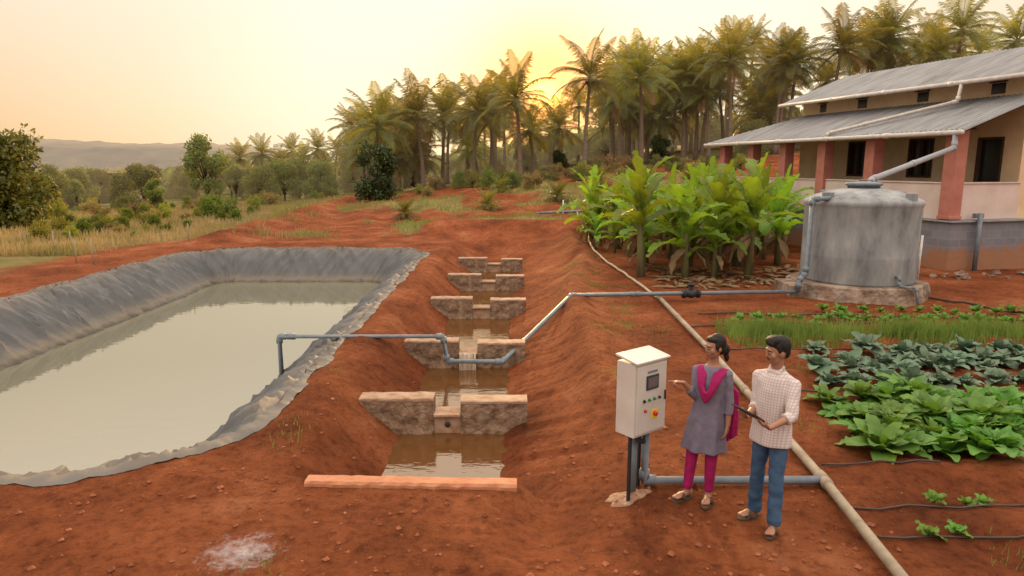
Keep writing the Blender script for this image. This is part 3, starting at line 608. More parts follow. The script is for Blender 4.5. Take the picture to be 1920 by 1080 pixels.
def put_palm(x,y,ztop,lab='tall coconut palm with drooping fronds in the grove',grp='coconut palms of the grove',cs=None):
    z=H(x,y)-.1; hh=max(1.2,ztop-z-2.2); i=random.randrange(5); t,c,h0,ln=PV[i]; s=hh/h0
    e=OB('coconut_palm',None,loc=(x,y,z),rot=(0,0,U(0,6.28)),label=lab,cat='palm tree',group=grp)
    sx=cs or U(.82,1.04)
    OB('trunk',t,parent=e,scale=(1,1,s)); OB('crown',c,parent=e,scale=sx,loc=(ln[0],ln[1],hh),rot=(0,0,U(0,6.28)))
for x_,k_,y_ in [(-.197,.0924,60),(-.128,.1074,62),(-.10,.104,66),(-.0558,.111,62),(.012,.130,58),(.1044,.1615,58),(.186,.158,62),(.246,.154,66),(.312,.1813,62),(.365,.1714,70),(.4535,.1967,64),(.539,.2147,64),(.627,.2219,66),(.697,.2035,70),(-.03,.10,70),(.145,.138,72),(.5,.185,72),(.58,.19,74)]:
    put_palm(x_*y_,y_,3.2+k_*y_,cs=1.06)
for k in range(104):
    y_=U(63,92); r_=U(-.225,.76)
    kk=.085+ .20*max(0,(r_+.22)); kk=min(kk,.20)*U(.42,1.0)
    if 0<r_<.09: kk=min(kk,.085)
    put_palm(r_*y_,y_,3.2+kk*y_)
for px,v in [(450,275),(485,266),(520,285),(555,264),(592,258),(625,262),(655,270),(600,290),(430,300),(672,255),(640,285),(690,270),(575,280)]:
    y_=U(95,115); rr_=(px-960)/1280/1.02; put_palm(rr_*y_,y_,3.2+(310-v)/1290*y_+.6,'distant coconut palm beyond the field','distant coconut palms',cs=.8)
for px,y_,sc in [(760,38,.28),(915,42,.33),(1045,44,.35),(1120,48,.4),(940,50,.3)]:
    x_=(px-960)/1280*y_
    t,c,h0,ln=PV[px%5]; e=OB('young_palm',None,loc=(x_,y_,H(x_,y_)),label='knee high young coconut palm in the field',cat='young palm',group='young coconut palms')
    OB('fronds',c,parent=e,scale=sc,loc=(0,0,.35))

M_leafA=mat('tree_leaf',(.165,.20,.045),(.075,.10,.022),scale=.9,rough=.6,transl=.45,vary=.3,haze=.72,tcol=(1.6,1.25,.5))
M_leafD=mat('dark_tree_leaf',(.08,.11,.03),(.035,.055,.015),scale=.9,rough=.6,transl=.25,vary=.2)
M_bark=mat('bark',(.15,.11,.08),(.09,.065,.045),bump=.5)
def tree_variant(seed,h_,cr,lsz,nleaf,lo=.35,ncl=20):
    random.seed(seed); m=MB(); m.tube([(0,0,-.2),(U(-.1,.1),U(-.1,.1),h_*.3),(U(-.2,.2),U(-.2,.2),h_*.7)],[h_*.03,h_*.022,h_*.008],7)
    cl=[]
    for k in range(ncl):
        a=U(0,6.28); rr_=cr*math.sqrt(U(0,1))*.8; zz=h_*(lo+(1-lo)*U(.06,.9)); f=1-abs((zz/h_-lo)/(1-lo)-.35)*.75
        c=Vector((math.cos(a)*rr_*f,math.sin(a)*rr_*f,zz)); cl.append((c,cr*U(.24,.42)))
        m.tube([(0,0,h_*U(.15,.4)),tuple(c*.6+Vector((0,0,h_*.15))),tuple(c)],[h_*.012,h_*.007,.01],5)
    tk=m.mesh('trunk'); m=MB()
    for k in range(nleaf):
        c,r_=random.choice(cl); d=Vector((random.gauss(0,1),random.gauss(0,1),random.gauss(0,1))).normalized(); p=c+d*r_*U(.5,1.12); p.z=max(p.z,.1)
        a=Vector((random.gauss(0,1),random.gauss(0,1),random.gauss(0,1))).normalized(); b_=a.cross(d if abs(a.dot(d))<.9 else Vector((0,0,1))).normalized(); s=lsz*U(.6,1.3)
        m.add([p-a*s,p+b_*s*.5,p+a*s,p-b_*s*.5],[(0,1,2,3)])
    return tk,m.mesh('crown',False)
TV=[tree_variant(i+20,4.4,2.4,.135,8500,lo=.04,ncl=30) for i in range(3)]+[tree_variant(30,5.2,1.6,.125,4200,lo=.25),tree_variant(31,4.2,2.0,.13,7500,lo=.02,ncl=30),tree_variant(33,5.2,2.2,.13,6000,lo=.25,ncl=24)]
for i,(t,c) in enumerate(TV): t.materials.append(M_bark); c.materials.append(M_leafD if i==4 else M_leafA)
SV=[]
for i in range(4):
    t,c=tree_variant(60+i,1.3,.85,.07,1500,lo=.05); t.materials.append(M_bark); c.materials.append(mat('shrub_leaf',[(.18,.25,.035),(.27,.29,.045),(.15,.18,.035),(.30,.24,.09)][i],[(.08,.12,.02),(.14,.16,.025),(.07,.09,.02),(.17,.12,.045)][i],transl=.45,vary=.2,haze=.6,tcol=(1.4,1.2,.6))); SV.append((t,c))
random.seed(5)
def put_tree(v,x,y,s,lab='leafy green tree at the edge of the dry field',nm='tree',grp='trees beyond the field',cat='tree',vs=TV):
    e=OB(nm,None,loc=(x,y,H(x,y)-.05),rot=(0,0,U(0,6.28)),scale=s,label=lab,cat=cat,group=grp)
    OB('trunk',vs[v][0],parent=e); OB('crown' if nm=='tree' else 'foliage',vs[v][1],parent=e)
put_tree(0,-25.6,35,1.08,'broad bushy green tree at the field edge'); put_tree(2,-28.4,36,.95,'broad bushy green tree at the field edge'); put_tree(4,-10.0,52,1.0,'dense dark green tree near the palm grove')
put_tree(3,-24.3,55,1.15,'slender tree with open crown'); put_tree(3,-23.4,45,.50); put_tree(5,-31,58,.75)
put_tree(5,-38,55,.7); put_tree(0,-36,64,.75); put_tree(5,-20.5,62,.75); put_tree(1,-24,66,.8)
for k in range(80):
    y_=U(66,150); x_=U(-.80,-.13)*y_; v=random.choice((0,1,2,0,5,3)); put_tree(v,x_,y_,U(.5,.95)*(1+.004*(y_-60)))
for k in range(22):
    y_=U(60,92); x_=U(-.16,.6)*y_; put_tree(random.choice((0,1,2,4)),x_,y_,U(.45,.75),'understorey tree beneath the coconut palms',grp='understorey trees of the grove')
for k in range(95):
    y_=U(29,64); x_=U(-.75,-.26)*y_
    if x_>-16: x_=-15-U(0,9)
    put_tree(random.randrange(4),x_,y_,U(.35,1.15)*(.7 if y_<40 else 1),'low green shrub in dry grass','shrub','shrubs in the dry field','shrub',SV)
for k in range(46):
    y_=U(50,62); x_=U(-.2,.36)*y_; put_tree(random.randrange(4),x_,y_,U(.5,1.4),'low shrub along the grove edge','shrub','shrubs along the grove edge','shrub',SV)
random.seed(8); m=MB()
for k in range(1500):
    if k<1150: y_=U(110,270); x_=U(-.85,.15)*y_; r_=U(1.4,3.2); hh=U(1.5,4.5)
    else: y_=U(88,112); x_=U(-.1,.85)*y_; r_=U(1.2,2.4); hh=U(1,5)
    z=H(x_,y_)+hh*.5
    for j in range(34):
        d=Vector((random.gauss(0,1),random.gauss(0,1),abs(random.gauss(0,1)))).normalized(); p=Vector((x_,y_,z))+Vector((d.x*r_,d.y*r_,d.z*r_*1.1))*U(.6,1.05)
        a=Vector((random.gauss(0,1),random.gauss(0,1),random.gauss(0,1))).normalized(); b_=a.orthogonal(); s=U(.4,.85)
        m.add([p-a*s,p+b_*s*.6,p+a*s,p-b_*s*.6],[(0,1,2,3)])
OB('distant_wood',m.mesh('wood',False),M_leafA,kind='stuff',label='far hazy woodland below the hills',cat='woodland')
m=MB(); nxh=220; rows=[]
for j,yy in enumerate((620,700,800,950)):
    rows.append([(-1100+1500*i/nxh, yy, -6+ [0,.75,1,.4][j]*(8+30*math.exp(-(((-1100+1500*i/nxh)+560)/200)**2)+17*math.exp(-(((-1100+1500*i/nxh)+330)/120)**2)+12*float(fbm(i*.09,j*.6,9,5))+5*float(fbm(i*.9,j,19,3)))) for i in range(nxh+1)])
m.add([p for r_ in rows for p in r_],[(j*(nxh+1)+i,j*(nxh+1)+i+1,(j+1)*(nxh+1)+i+1,(j+1)*(nxh+1)+i) for j in range(3) for i in range(nxh)])
OB('hills',m,mat('hazy_hill',(.19,.155,.115),(.14,.12,.09),scale=.04,world=True),kind='structure',label='low hazy wooded hills on the horizon',cat='hill')  # distance haze is painted into the hills' base colour
par=OB('distant_house',None,loc=(-56,101,H(-56,101)),rot=(0,0,.4),label='small pale house among distant trees',cat='house')
m=MB(); m.box((0,0,2.0),(5,4,4.0)); OB('wall',m,M_half,parent=par,smooth=False)
m=MB(); m.box((0,0,4.1),(5.6,4.6,.18)); OB('roof',m,M_pvcd,parent=par,smooth=False)
for x in (-1.6,0,1.6):
    m=MB(); m.box((x,-2.01,2.6),(.8,.06,1.1)); OB('window',m,M_dark,parent=par,smooth=False)

# bananas
M_ban=mat('banana_leaf',(.22,.35,.05),(.10,.185,.025),scale=1.6,rough=.5,transl=.5,vary=.28,tcol=(1.6,1.35,.45),spec=.3)
M_band=mat('dry_banana_leaf',(.28,.19,.10),(.15,.09,.045),transl=.2)
M_bst=mat('banana_stem',(.16,.17,.06),(.10,.065,.035),scale=3,stretch=(1,1,.3))
BV=[]
for i in range(6):
    random.seed(200+i); h_=U(1.1,1.6); m=MB(); m.tube([(0,0,-.1),(0,0,h_*.5),(.03,0,h_),(.04,0,h_+.2)],[.12,.095,.065,.03],9); st=m.mesh('stem'); m=MB()
    nl=11
    for k in range(nl):
        a=k*2.4+U(-.4,.4); u=k/nl; leaf(m,(0,0,h_+.25-.65*u),a,math.radians(88-52*u+U(-9,9)),U(1.35,1.9)*(1-.1*u),U(.38,.54),math.radians(U(25,95) if u<.4 else U(70,130))*(.15 if k==0 else 1),0,n=24,k=2,fold=.35,ruf=.03,tear=.30,p=.42,start=.02,tip=.985,tdeep=.3)
    for k in range(4): leaf(m,(0,0,h_*.75),U(0,6.28),math.radians(-20),U(.8,1.1),.25,math.radians(65),1,n=8,ruf=.04,tear=.3)
    BV.append((st,m.mesh('leaves')))
for s,l in BV: s.materials.append(M_bst); l.materials.append(M_ban); l.materials.append(M_band)
random.seed(3); y_=19.3
while y_<32:
    x_=max(3.9,.148*y_+1.0) if y_<24 else 3.4
    while x_<min(.405*y_,19.2-.277*y_-1.3):
        px,py=x_+U(-.4,.4),y_+U(-.45,.45); i=random.randrange(6)
        e=OB('banana_plant',None,loc=(px,py,H(px,py)),rot=(U(-.06,.06),U(-.06,.06),U(0,6.28)),scale=U(.5,.75) if U(0,1)<.3 else U(.88,1.15),label='banana plant with broad bright green leaves',cat='banana plant',group='banana plants beside the building')
        OB('stem',BV[i][0],parent=e); OB('leaves',BV[i][1],parent=e); x_+=1.1
    y_+=1.4
m=MB()
for k in range(260):
    x_,y_=U(4,9),U(17.6,21)
    if math.hypot(x_-TX,y_-TY)<1.8: continue
    leaf(m,(x_,y_,H(x_,y_)+.04),U(0,6.28),U(-.05,.2),U(.2,.7),U(.05,.16),.2,0,n=4,k=1,ruf=.02)
OB('dry_leaf_litter',m,M_band,kind='stuff',label='dry banana leaf litter on red soil',cat='leaf litter')

# vegetables
M_veg=mat('greens_leaf',(.16,.31,.05),(.07,.17,.028),scale=5,rough=.5,transl=.35,vary=.2,tcol=(1.3,1.2,.6),bump=.3,bscale=25)
M_cab2=mat('cabbage_leaf',(.17,.25,.155),(.09,.15,.09),scale=5,rough=.55,transl=.25,vary=.15,bump=.3,bscale=25)
def veg(seed,n,Ln,W,h_=.03):
    random.seed(seed); m=MB()
    for k in range(n):
        u=k/n; leaf(m,(0,0,h_),k*2.4+U(-.3,.3),math.radians(82-58*u+U(-9,9)),Ln*U(.75,1.15)*(.7+.4*u),W*U(.8,1.15)*(.7+.4*u),math.radians(U(35,85)),0,n=7,k=2,fold=.2,ruf=.024,p=.75,start=.0,tip=.96)
    return m.mesh('leaves')
VG=[veg(i+1,19,.43,.19) for i in range(4)]; VC=[veg(i+11,16,.34,.18) for i in range(3)]; VS=[veg(i+21,8,.17,.09) for i in range(3)]
for q in VG: q.materials.append(M_veg)
for q in VC: q.materials.append(M_cab2)
M_seed=mat('seedling_leaf',(.18,.34,.05),(.09,.19,.03),transl=.35,vary=.15)
for q in VS: q.materials.append(M_seed)
random.seed(17)
def putv(V_,x,y,s,nm,lab,grp,cat):
    OB(nm,random.choice(V_),loc=(x,y,H(x,y)),rot=(U(-.12,.12),U(-.12,.12),U(0,6.28)),scale=s,label=lab,cat=cat,group=grp)
for yy in (7.2,7.6,8.0,8.4,8.8):
    x_=4.15+(yy-7.2)*.12
    while x_<yy*.80: putv(VG,x_+U(-.1,.1),yy+U(-.1,.1),U(.75,1.25),'leafy_vegetable','large leafy green vegetable plant in red bed','bed of leafy greens','vegetable'); x_+=.35
for yy in (9.75,10.25,10.75,11.2):
    x_=4.5+(yy-9.7)*.45+U(0,.2)
    while x_<yy*.80: 
        if U(0,1)<.93: putv(VC,x_+U(-.09,.09),yy+U(-.09,.09),U(.7,1.3),'cabbage_plant','blue green cabbage plant in red bed','rows of cabbage plants','cabbage')
        x_+=.42
for yy,x0_ in ((5.55,3.7),(6.08,3.8),(13.6,4.6),(14.1,5),(14.7,6)):
    x_=x0_
    while x_<yy*.80: 
        if U(0,1)<.85: putv(VS,x_+U(-.06,.06),yy+U(-.05,.05),U(.7,1.2)*(1.35 if yy>7 else 1.0),'seedling','small green seedling beside drip hose','rows of seedlings','seedling')
        x_+=.42 if yy>7 else .27
hose([(3.22,5.45),(4.2,5.55),(6,5.5)],'black drip hose along seedling row'); hose([(3.22,5.95),(4,6.05),(6.5,6.1)],'black drip hose along seedling row')
hose([(3.3,6.9),(4,6.98),(4.6,6.88)],'black drip hose beside leafy greens'); hose([(3.35,9.25),(5,9.35),(9,9.3)],'black drip hose between vegetable beds')
hose([(3.4,13.3),(6,13.4),(11,13.2)],'black drip hose along far row',.014); hose([(4,14.4),(7,14.3),(11.5,14.2)],'black drip hose along far row',.014); hose([(3.4,11.5),(6,11.55),(9.5,11.5)],'black drip hose along cabbage row',.012)
def blades(name,n,fn,hmin,hmax,wd,m_,lab,cat):
    V=[];F=[]
    for k in range(n):
        x_,y_=fn()
        if x_ is None: continue
        z=0; a=U(0,6.28); h_=U(hmin,hmax); ln=U(-.5,.5)*h_; b_=U(0,6.28); c,s=math.cos(a)*wd,math.sin(a)*wd; o=len(V)
        dx,dy=math.cos(b_)*ln,math.sin(b_)*ln
        V+=[(x_-c,y_-s,z),(x_+c,y_+s,z),(x_+dx*.4+c*.7,y_+dy*.4+s*.7,h_*.6),(x_+dx*.4-c*.7,y_+dy*.4-s*.7,h_*.6),(x_+dx,y_+dy,h_)]; F+=[(o,o+1,o+2,o+3),(o+3,o+2,o+4)]
    V=np.array(V); bx=np.repeat(V[::5,0],5); by=np.repeat(V[::5,1],5); V[:,2]+=height(bx,by)-.01
    me=bpy.data.meshes.new(name); me.from_pydata(V.tolist(),[],F); me.update(); OB(name,me,m_,kind='stuff',label=lab,cat=cat)
M_gr=mat('green_grass',(.23,.33,.06),(.13,.19,.035),scale=2,transl=.4,world=True)
M_dg=mat('dry_grass',(.42,.31,.14),stops=[(.3,(.17,.18,.04)),(.5,(.34,.25,.10)),(.7,(.48,.34,.17))],scale=.35,transl=.35,world=True)
random.seed(23)
def fstrip():
    t=U(4.0,10.8); y_=12.4+random.gauss(0,.34)+.02*t
    return (t,y_) if float(fbm(np.array(t*1.3),np.array(y_*2.5),88))+U(-.2,.25)>.02 else (None,None)
blades('grass_strip',14000,fstrip,.10,.40,.006,M_gr,'strip of tall green grass between vegetable beds','grass')
def fdry():
    y_=24+44*U(0,1)**1.3; x_=U(-.80,-.2)*y_
    d,_=masks(np.array(x_),np.array(y_)); 
    return (x_,y_) if U(0,1)<float(d) else (None,None)
blades('dry_grass',34000,fdry,.15,.45,.02,M_dg,'dry straw coloured grass over the field','grass')
def fpatch():
    y_=U(29,62); x_=U(-.35,.35)*y_; d,_=masks(np.array(x_),np.array(y_)); return (x_,y_) if U(0,1)<float(d)*.9 else (None,None)
blades('weed_patches',36000,fpatch,.1,.32,.02,mat('weeds',(.32,.33,.08),(.16,.20,.04),scale=.5,world=True,transl=.4),'patches of weeds on the red field','weeds')
tuft=[(U(-3,3.5),U(3.8,9)) for _ in range(5)]+[(1.5,9.5),(2.2,11),(2.4,14.6),(2.9,13),(3.0,18),(2.6,21),(3.4,24),(5,15.0),(-2.8,10)]+[(U(3.3,9),U(5,15)) for _ in range(34)]+[(U(1.6,3),U(8,26)) for _ in range(18)]
def ftuft():
    c=random.choice(tuft); x_=c[0]+random.gauss(0,.15); y_=c[1]+random.gauss(0,.15)
    if pond_sd(x_,y_)<.4 or (-2.4<x_<.8 and y_>6.4): return (None,None)
    return x_,y_
blades('weed_tufts',3600,ftuft,.02,.10,.004,M_gr,'sparse weeds and grass tufts on bare soil','weeds')

# clods
random.seed(29); base=[(-1,0,0),(1,0,0),(0,-1,0),(0,1,0),(0,0,-1),(0,0,1)]
fo=[(0,2,5),(2,1,5),(1,3,5),(3,0,5),(2,0,4),(1,2,4),(3,1,4),(0,3,4)]
m=MB(); pts=[]
for k in range(12000):
    if k<8000: y_=3.4+5.5*U(0,1)**1.3; x_=U(-.8,.62)*y_
    elif k<10400: x_=random.choice((U(-2.9,-1.7),U(-.5,1.8))); y_=U(6.8,24)
    else: y_=U(9,24); x_=U(.1,.75)*y_
    if pond_sd(x_,y_)<.4 or (-2.2<x_<.2 and 6.4<y_<26 and k<8000) : continue
    if float(vn(x_*1.1,y_*1.1,91))<U(0,.9): continue
    pts.append((x_,y_,.003+.024*U(0,1)**7 *(1.5 if y_<9 else 1)))
A=np.array(pts); hz=height(A[:,0],A[:,1])
for (x_,y_,s),z in zip(pts,hz):
    m.add([(x_+bx*s*U(.6,1.3),y_+by*s*U(.6,1.3),z+s*.25+bz*s*U(.5,.9)) for bx,by,bz in base],fo)
OB('soil_clods',m.mesh('clods',False),mat('clod',(.38,.14,.06),stops=[(.3,(.14,.04,.016)),(.6,(.30,.09,.034)),(.75,(.44,.23,.135))],scale=3,world=True,bump=.5),kind='stuff',label='loose clods and pebbles of red soil',cat='clods')
gx=np.linspace(-2.85,-1.7,60); gy=np.linspace(4.75,5.7,50); GX,GY=np.meshgrid(gx,gy); GZ=height(GX,GY)+.012
m=MB(); m.add(list(zip(GX.ravel(),GY.ravel(),GZ.ravel())),[(j*60+i,j*60+i+1,(j+1)*60+i+1,(j+1)*60+i) for j in range(49) for i in range(59)])
pm,nt=newmat('lime_dust'); L=nt.links.new; out=N(nt,'ShaderNodeOutputMaterial'); b=N(nt,'ShaderNodeBsdfPrincipled'); b.inputs['Base Color'].default_value=(.44,.37,.37,1); b.inputs['Roughness'].default_value=1
g=N(nt,'ShaderNodeNewGeometry'); vs_=N(nt,'ShaderNodeVectorMath',operation='SUBTRACT'); L(g.outputs['Position'],vs_.inputs[0]); vs_.inputs[1].default_value=(-2.27,5.22,0)
vm=N(nt,'ShaderNodeVectorMath',operation='MULTIPLY'); L(vs_.outputs[0],vm.inputs[0]); vm.inputs[1].default_value=(2.6,3.0,0); vl=N(nt,'ShaderNodeVectorMath',operation='LENGTH'); L(vm.outputs[0],vl.inputs[0])
n5=noise(11,10,.8); a=N(nt,'ShaderNodeMath',operation='MULTIPLY_ADD'); L(n5.outputs['Fac'],a.inputs[0]); a.inputs[1].default_value=3.4; a.inputs[2].default_value=-1.4
s2=N(nt,'ShaderNodeMath',operation='SUBTRACT'); L(a.outputs[0],s2.inputs[0]); L(vl.outputs['Value'],s2.inputs[1]); mr=N(nt,'ShaderNodeMapRange'); mr.inputs[1].default_value=-.55; mr.inputs[2].default_value=.8; mr.inputs[4].default_value=.85; L(s2.outputs[0],mr.inputs[0])
tr=N(nt,'ShaderNodeBsdfTransparent'); ms=N(nt,'ShaderNodeMixShader'); L(mr.outputs[0],ms.inputs[0]); L(tr.outputs[0],ms.inputs[1]); L(b.outputs[0],ms.inputs[2]); L(ms.outputs[0],out.inputs[0])
OB('lime_powder',m,pm,kind='stuff',label='patch of white lime powder spilled on soil',cat='powder')
for k,(x_,y_) in enumerate([(-14.5,22.5),(-13.6,22.0),(-16.5,24.5),(-17.5,27),(-13.2,27.8),(-19.5,27)]):
    pipe('stake',[(x_,y_,H(x_,y_)-.1),(x_+U(-.03,.03),y_,H(x_,y_)+U(.55,.9))],.02,mat('grey_wood',(.34,.27,.2)),'thin wooden stake in the dry field','stake',collar=False,group='field stakes')

# ---------------------------------------------------------------- people
def remesh(mb,vox,sm=2,name='body'):
    me=mb.mesh('t'); o=bpy.data.objects.new('t',me); COL.objects.link(o)
    r_=o.modifiers.new('r','REMESH'); r_.mode='VOXEL'; r_.voxel_size=vox; r_.use_smooth_shade=True
    if sm: s=o.modifiers.new('s','SMOOTH'); s.iterations=sm; s.factor=.5
    dg=bpy.context.evaluated_depsgraph_get(); dg.update(); me2=bpy.data.meshes.new_from_object(o.evaluated_get(dg)); me2.name=name
    bpy.data.objects.remove(o); return me2
def ik(S_,W_,a,b_,pole):
    S_=Vector(S_);W_=Vector(W_); d=W_-S_; D=min(d.length,(a+b_)*.995); u=d.normalized(); W2=S_+u*D
    x=(a*a-b_*b_+D*D)/(2*D); h_=math.sqrt(max(0,a*a-x*x)); p=Vector(pole); p=(p-u*p.dot(u)).normalized(); return S_+u*x+p*h_,W2
def hand(mb,W,d,nrm_,side,curl=.5,point=False):
    d=Vector(d).normalized(); nr=Vector(nrm_); nr=(nr-d*nr.dot(d)).normalized(); s=d.cross(nr).normalized()*side
    c=Vector(W)+d*.048; mb.ell(c,(.046,.036,.016),(d,s,nr),12,8); mb.ell(Vector(W)+d*.005,(.03,.024,.018),(d,s,nr),10,7)
    for k,(o,Lf) in enumerate(((.028,.068),(.010,.077),(-.009,.072),(-.027,.056))):
        cu=curl
        if point: cu=.05 if k==0 else 1.5
        p=Vector(W)+d*.080+s*o; ps=[p-d*.02,p]; ang=0
        for q in (.42,.32,.26):
            ang+=cu*.75; dd=d*math.cos(ang)+nr*math.sin(ang); p=p+dd*Lf*q; ps.append(p)
        mb.tube(ps,[.0095,.0095,.009,.008,.007],7)
    p=Vector(W)+d*.02+s*.03; mb.tube([p-s*.015,p+s*.015+d*.02,p+s*.025+d*.045+nr*.012,p+s*.022+d*.065+nr*.02],[.012,.0115,.010,.008],7)
M_skin=mat('brown_skin',(.33,.16,.095),(.28,.13,.075),scale=12,rough=.5,spec=.4)
M_hair=mat('black_hair',(.012,.010,.009),(.02,.016,.013),scale=30,rough=.6,stretch=(1,1,.2),bump=.6,bscale=60,spec=.2)
M_sand=mat('brown_sandal',(.10,.06,.04),(.07,.04,.03))
M_eye=mat('eye_white',(.38,.34,.30),(.32,.28,.24),rough=.3); M_iris=mat('eye_dark',(.012,.008,.006),rough=.3); M_lip=mat('lips',(.26,.10,.075),(.22,.085,.065))
Z3=Vector((0,0,1))
def ring(c,l,f,rl,rf,n=28,fold=0,ph=0,kf=9):
    return [c+l*(rl*math.cos(2*math.pi*j/n)*(1+fold*math.sin(kf*2*math.pi*j/n+ph)))+f*(rf*math.sin(2*math.pi*j/n)*(1+fold*math.sin(kf*2*math.pi*j/n+ph+.6))) for j in range(n)]
def head(mb,c,hl,hf,sc,par,man):
    hu=hl.cross(hf)
    if hu.z<0: hu=-hu
    ax=(hl,hf,hu)
    P=lambda a,b_,d: c+(hl*a+hf*b_+hu*d)*sc
    R=lambda a,b_,d:(a*sc,b_*sc,d*sc)
    mb.ell(P(0,-.012,.018),R(.072,.090,.092),ax,20,14); mb.ell(P(0,.020,-.043),R(.056,.062,.064),ax,16,10); mb.ell(P(0,.046,-.084),R(.028,.026,.020),ax,12,8)
    mb.tube([P(0,.074,.024),P(0,.086,-.004),P(0,.094,-.020)],[.007*sc,.0085*sc,.0105*sc],9); mb.ell(P(0,.084,-.025),R(.016,.011,.009),ax,10,7)
    mb.ell(P(0,.073,.034),R(.048,.012,.012),ax,12,7); mb.ell(P(0,.073,-.054),R(.026,.013,.014),ax,12,7)
    for s in (-1,1):
        mb.ell(P(.038*s,.054,-.020),R(.028,.024,.032),ax,10,7); mb.ell(P(.073*s,-.008,-.008),R(.009,.019,.030),ax,10,8)
        m=MB(); m.ell(P(.030*s,.0765,.012),R(.012,.008,.0045),ax,12,8); e=OB('eye',m,M_eye,parent=par)
        m=MB(); m.ell(P(.030*s,.0815,.012),R(.0062,.004,.0048),ax,10,7); OB('iris',m,M_iris,parent=e)
        m=MB(); m.tube([P(.013*s,.085,.029),P(.030*s,.085,.034),P(.050*s,.074,.029)],[.0020*sc,.0028*sc,.0015*sc],6); OB('eyebrow',m,M_hair,parent=par)
    m=MB(); m.ell(P(0,.085,-.051),R(.020,.004,.0035),ax,12,7); m.ell(P(0,.084,-.057),R(.017,.004,.004),ax,12,7); OB('mouth',m,M_lip,parent=par)
    h=MB()
    if man:
        m=MB(); m.tube([P(-.026,.079,-.046),P(-.012,.088,-.040),P(0,.090,-.039),P(.012,.088,-.040),P(.026,.079,-.046)],[.0025*sc,.004*sc,.0045*sc,.004*sc,.0025*sc],7); OB('moustache',m,M_hair,parent=par)
        h.ell(P(0,-.030,.050),R(.082,.092,.088),ax,22,14); h.ell(P(0,.012,.104),R(.070,.076,.040),ax,16,9); h.ell(P(.01,.05,.092),R(.054,.039,.030),ax,12,8); h.ell(P(0,-.060,.0),R(.068,.052,.070),ax,16,10)
        for s in (-1,1): h.ell(P(.068*s,.0,.03),R(.012,.024,.036),ax,8,7)
        for q in range(50):
            a,b_=U(-1,1),U(-1,1); h.ell(P(a*.062,b_*.07-.005,.132-.03*(a*a+b_*b_)),R(.012,.012,.009),ax,6,5)
    else:
        h.ell(P(0,-.032,.042),R(.081,.090,.085),ax,22,14); h.ell(P(0,.010,.082),R(.066,.060,.034),ax,16,9); h.ell(P(0,-.06,-.02),R(.070,.054,.070),ax,16,10)
        for s in (-1,1): h.ell(P(.066*s,-.004,.018),R(.014,.038,.050),ax,8,7)
        h.ell(P(0,-.112,-.045),R(.050,.044,.056),ax,12,9); h.tube([P(0,-.11,-.08),P(.01,-.115,-.13),P(.01,-.11,-.17)],[.026,.026,.012],10)
    OB('hair',remesh(h,.006,2,'hair'),M_hair,parent=par)
def shoe(par,c,dirv):
    d=Vector(dirv).normalized(); s=Vector((-d.y,d.x,0)); o=Vector(c)
    m=MB(); r1=[]
    for zz in (0,.018):
        r1.append([o+d*(.13*math.cos(t)+.055)+s*((.043+.008*math.cos(t))*math.sin(t))+Z3*zz for t in [2*math.pi*j/20 for j in range(20)]])
    m.loft(r1); q=OB('sandal',m,M_sand,parent=par,smooth=False)
    m=MB(); m.tube([o+d*.07+s*.050+Z3*.015,o+d*.075+s*.03+Z3*.070,o+d*.075-s*.03+Z3*.070,o+d*.07-s*.050+Z3*.015],[.014]*4,8,flat=.5); OB('strap',m,M_sand,parent=q)
def foot(mb,a,d):
    d=Vector((d[0],d[1],0)).normalized(); a=Vector(a); g=Vector((a.x,a.y,0)); s=Vector((-d.y,d.x,0))
    mb.ell(g+Z3*.045-d*.025,(.042,.034,.038),(d,s,Z3),12,8); mb.ell(g+Z3*.042+d*.06,(.085,.036,.026),(d,s,Z3),14,8); mb.ell(g+Z3*.034+d*.115,(.05,.042,.016),(d,s,Z3),14,8)
    for k in range(5): mb.tube([g+d*.14+s*(-.03+.015*k)+Z3*.03,g+d*(.168-.006*abs(k-1))+s*(-.032+.016*k)+Z3*.028],[.010,.008],6)
    mb.tube([a,g+Z3*.05],[.036,.036],10)
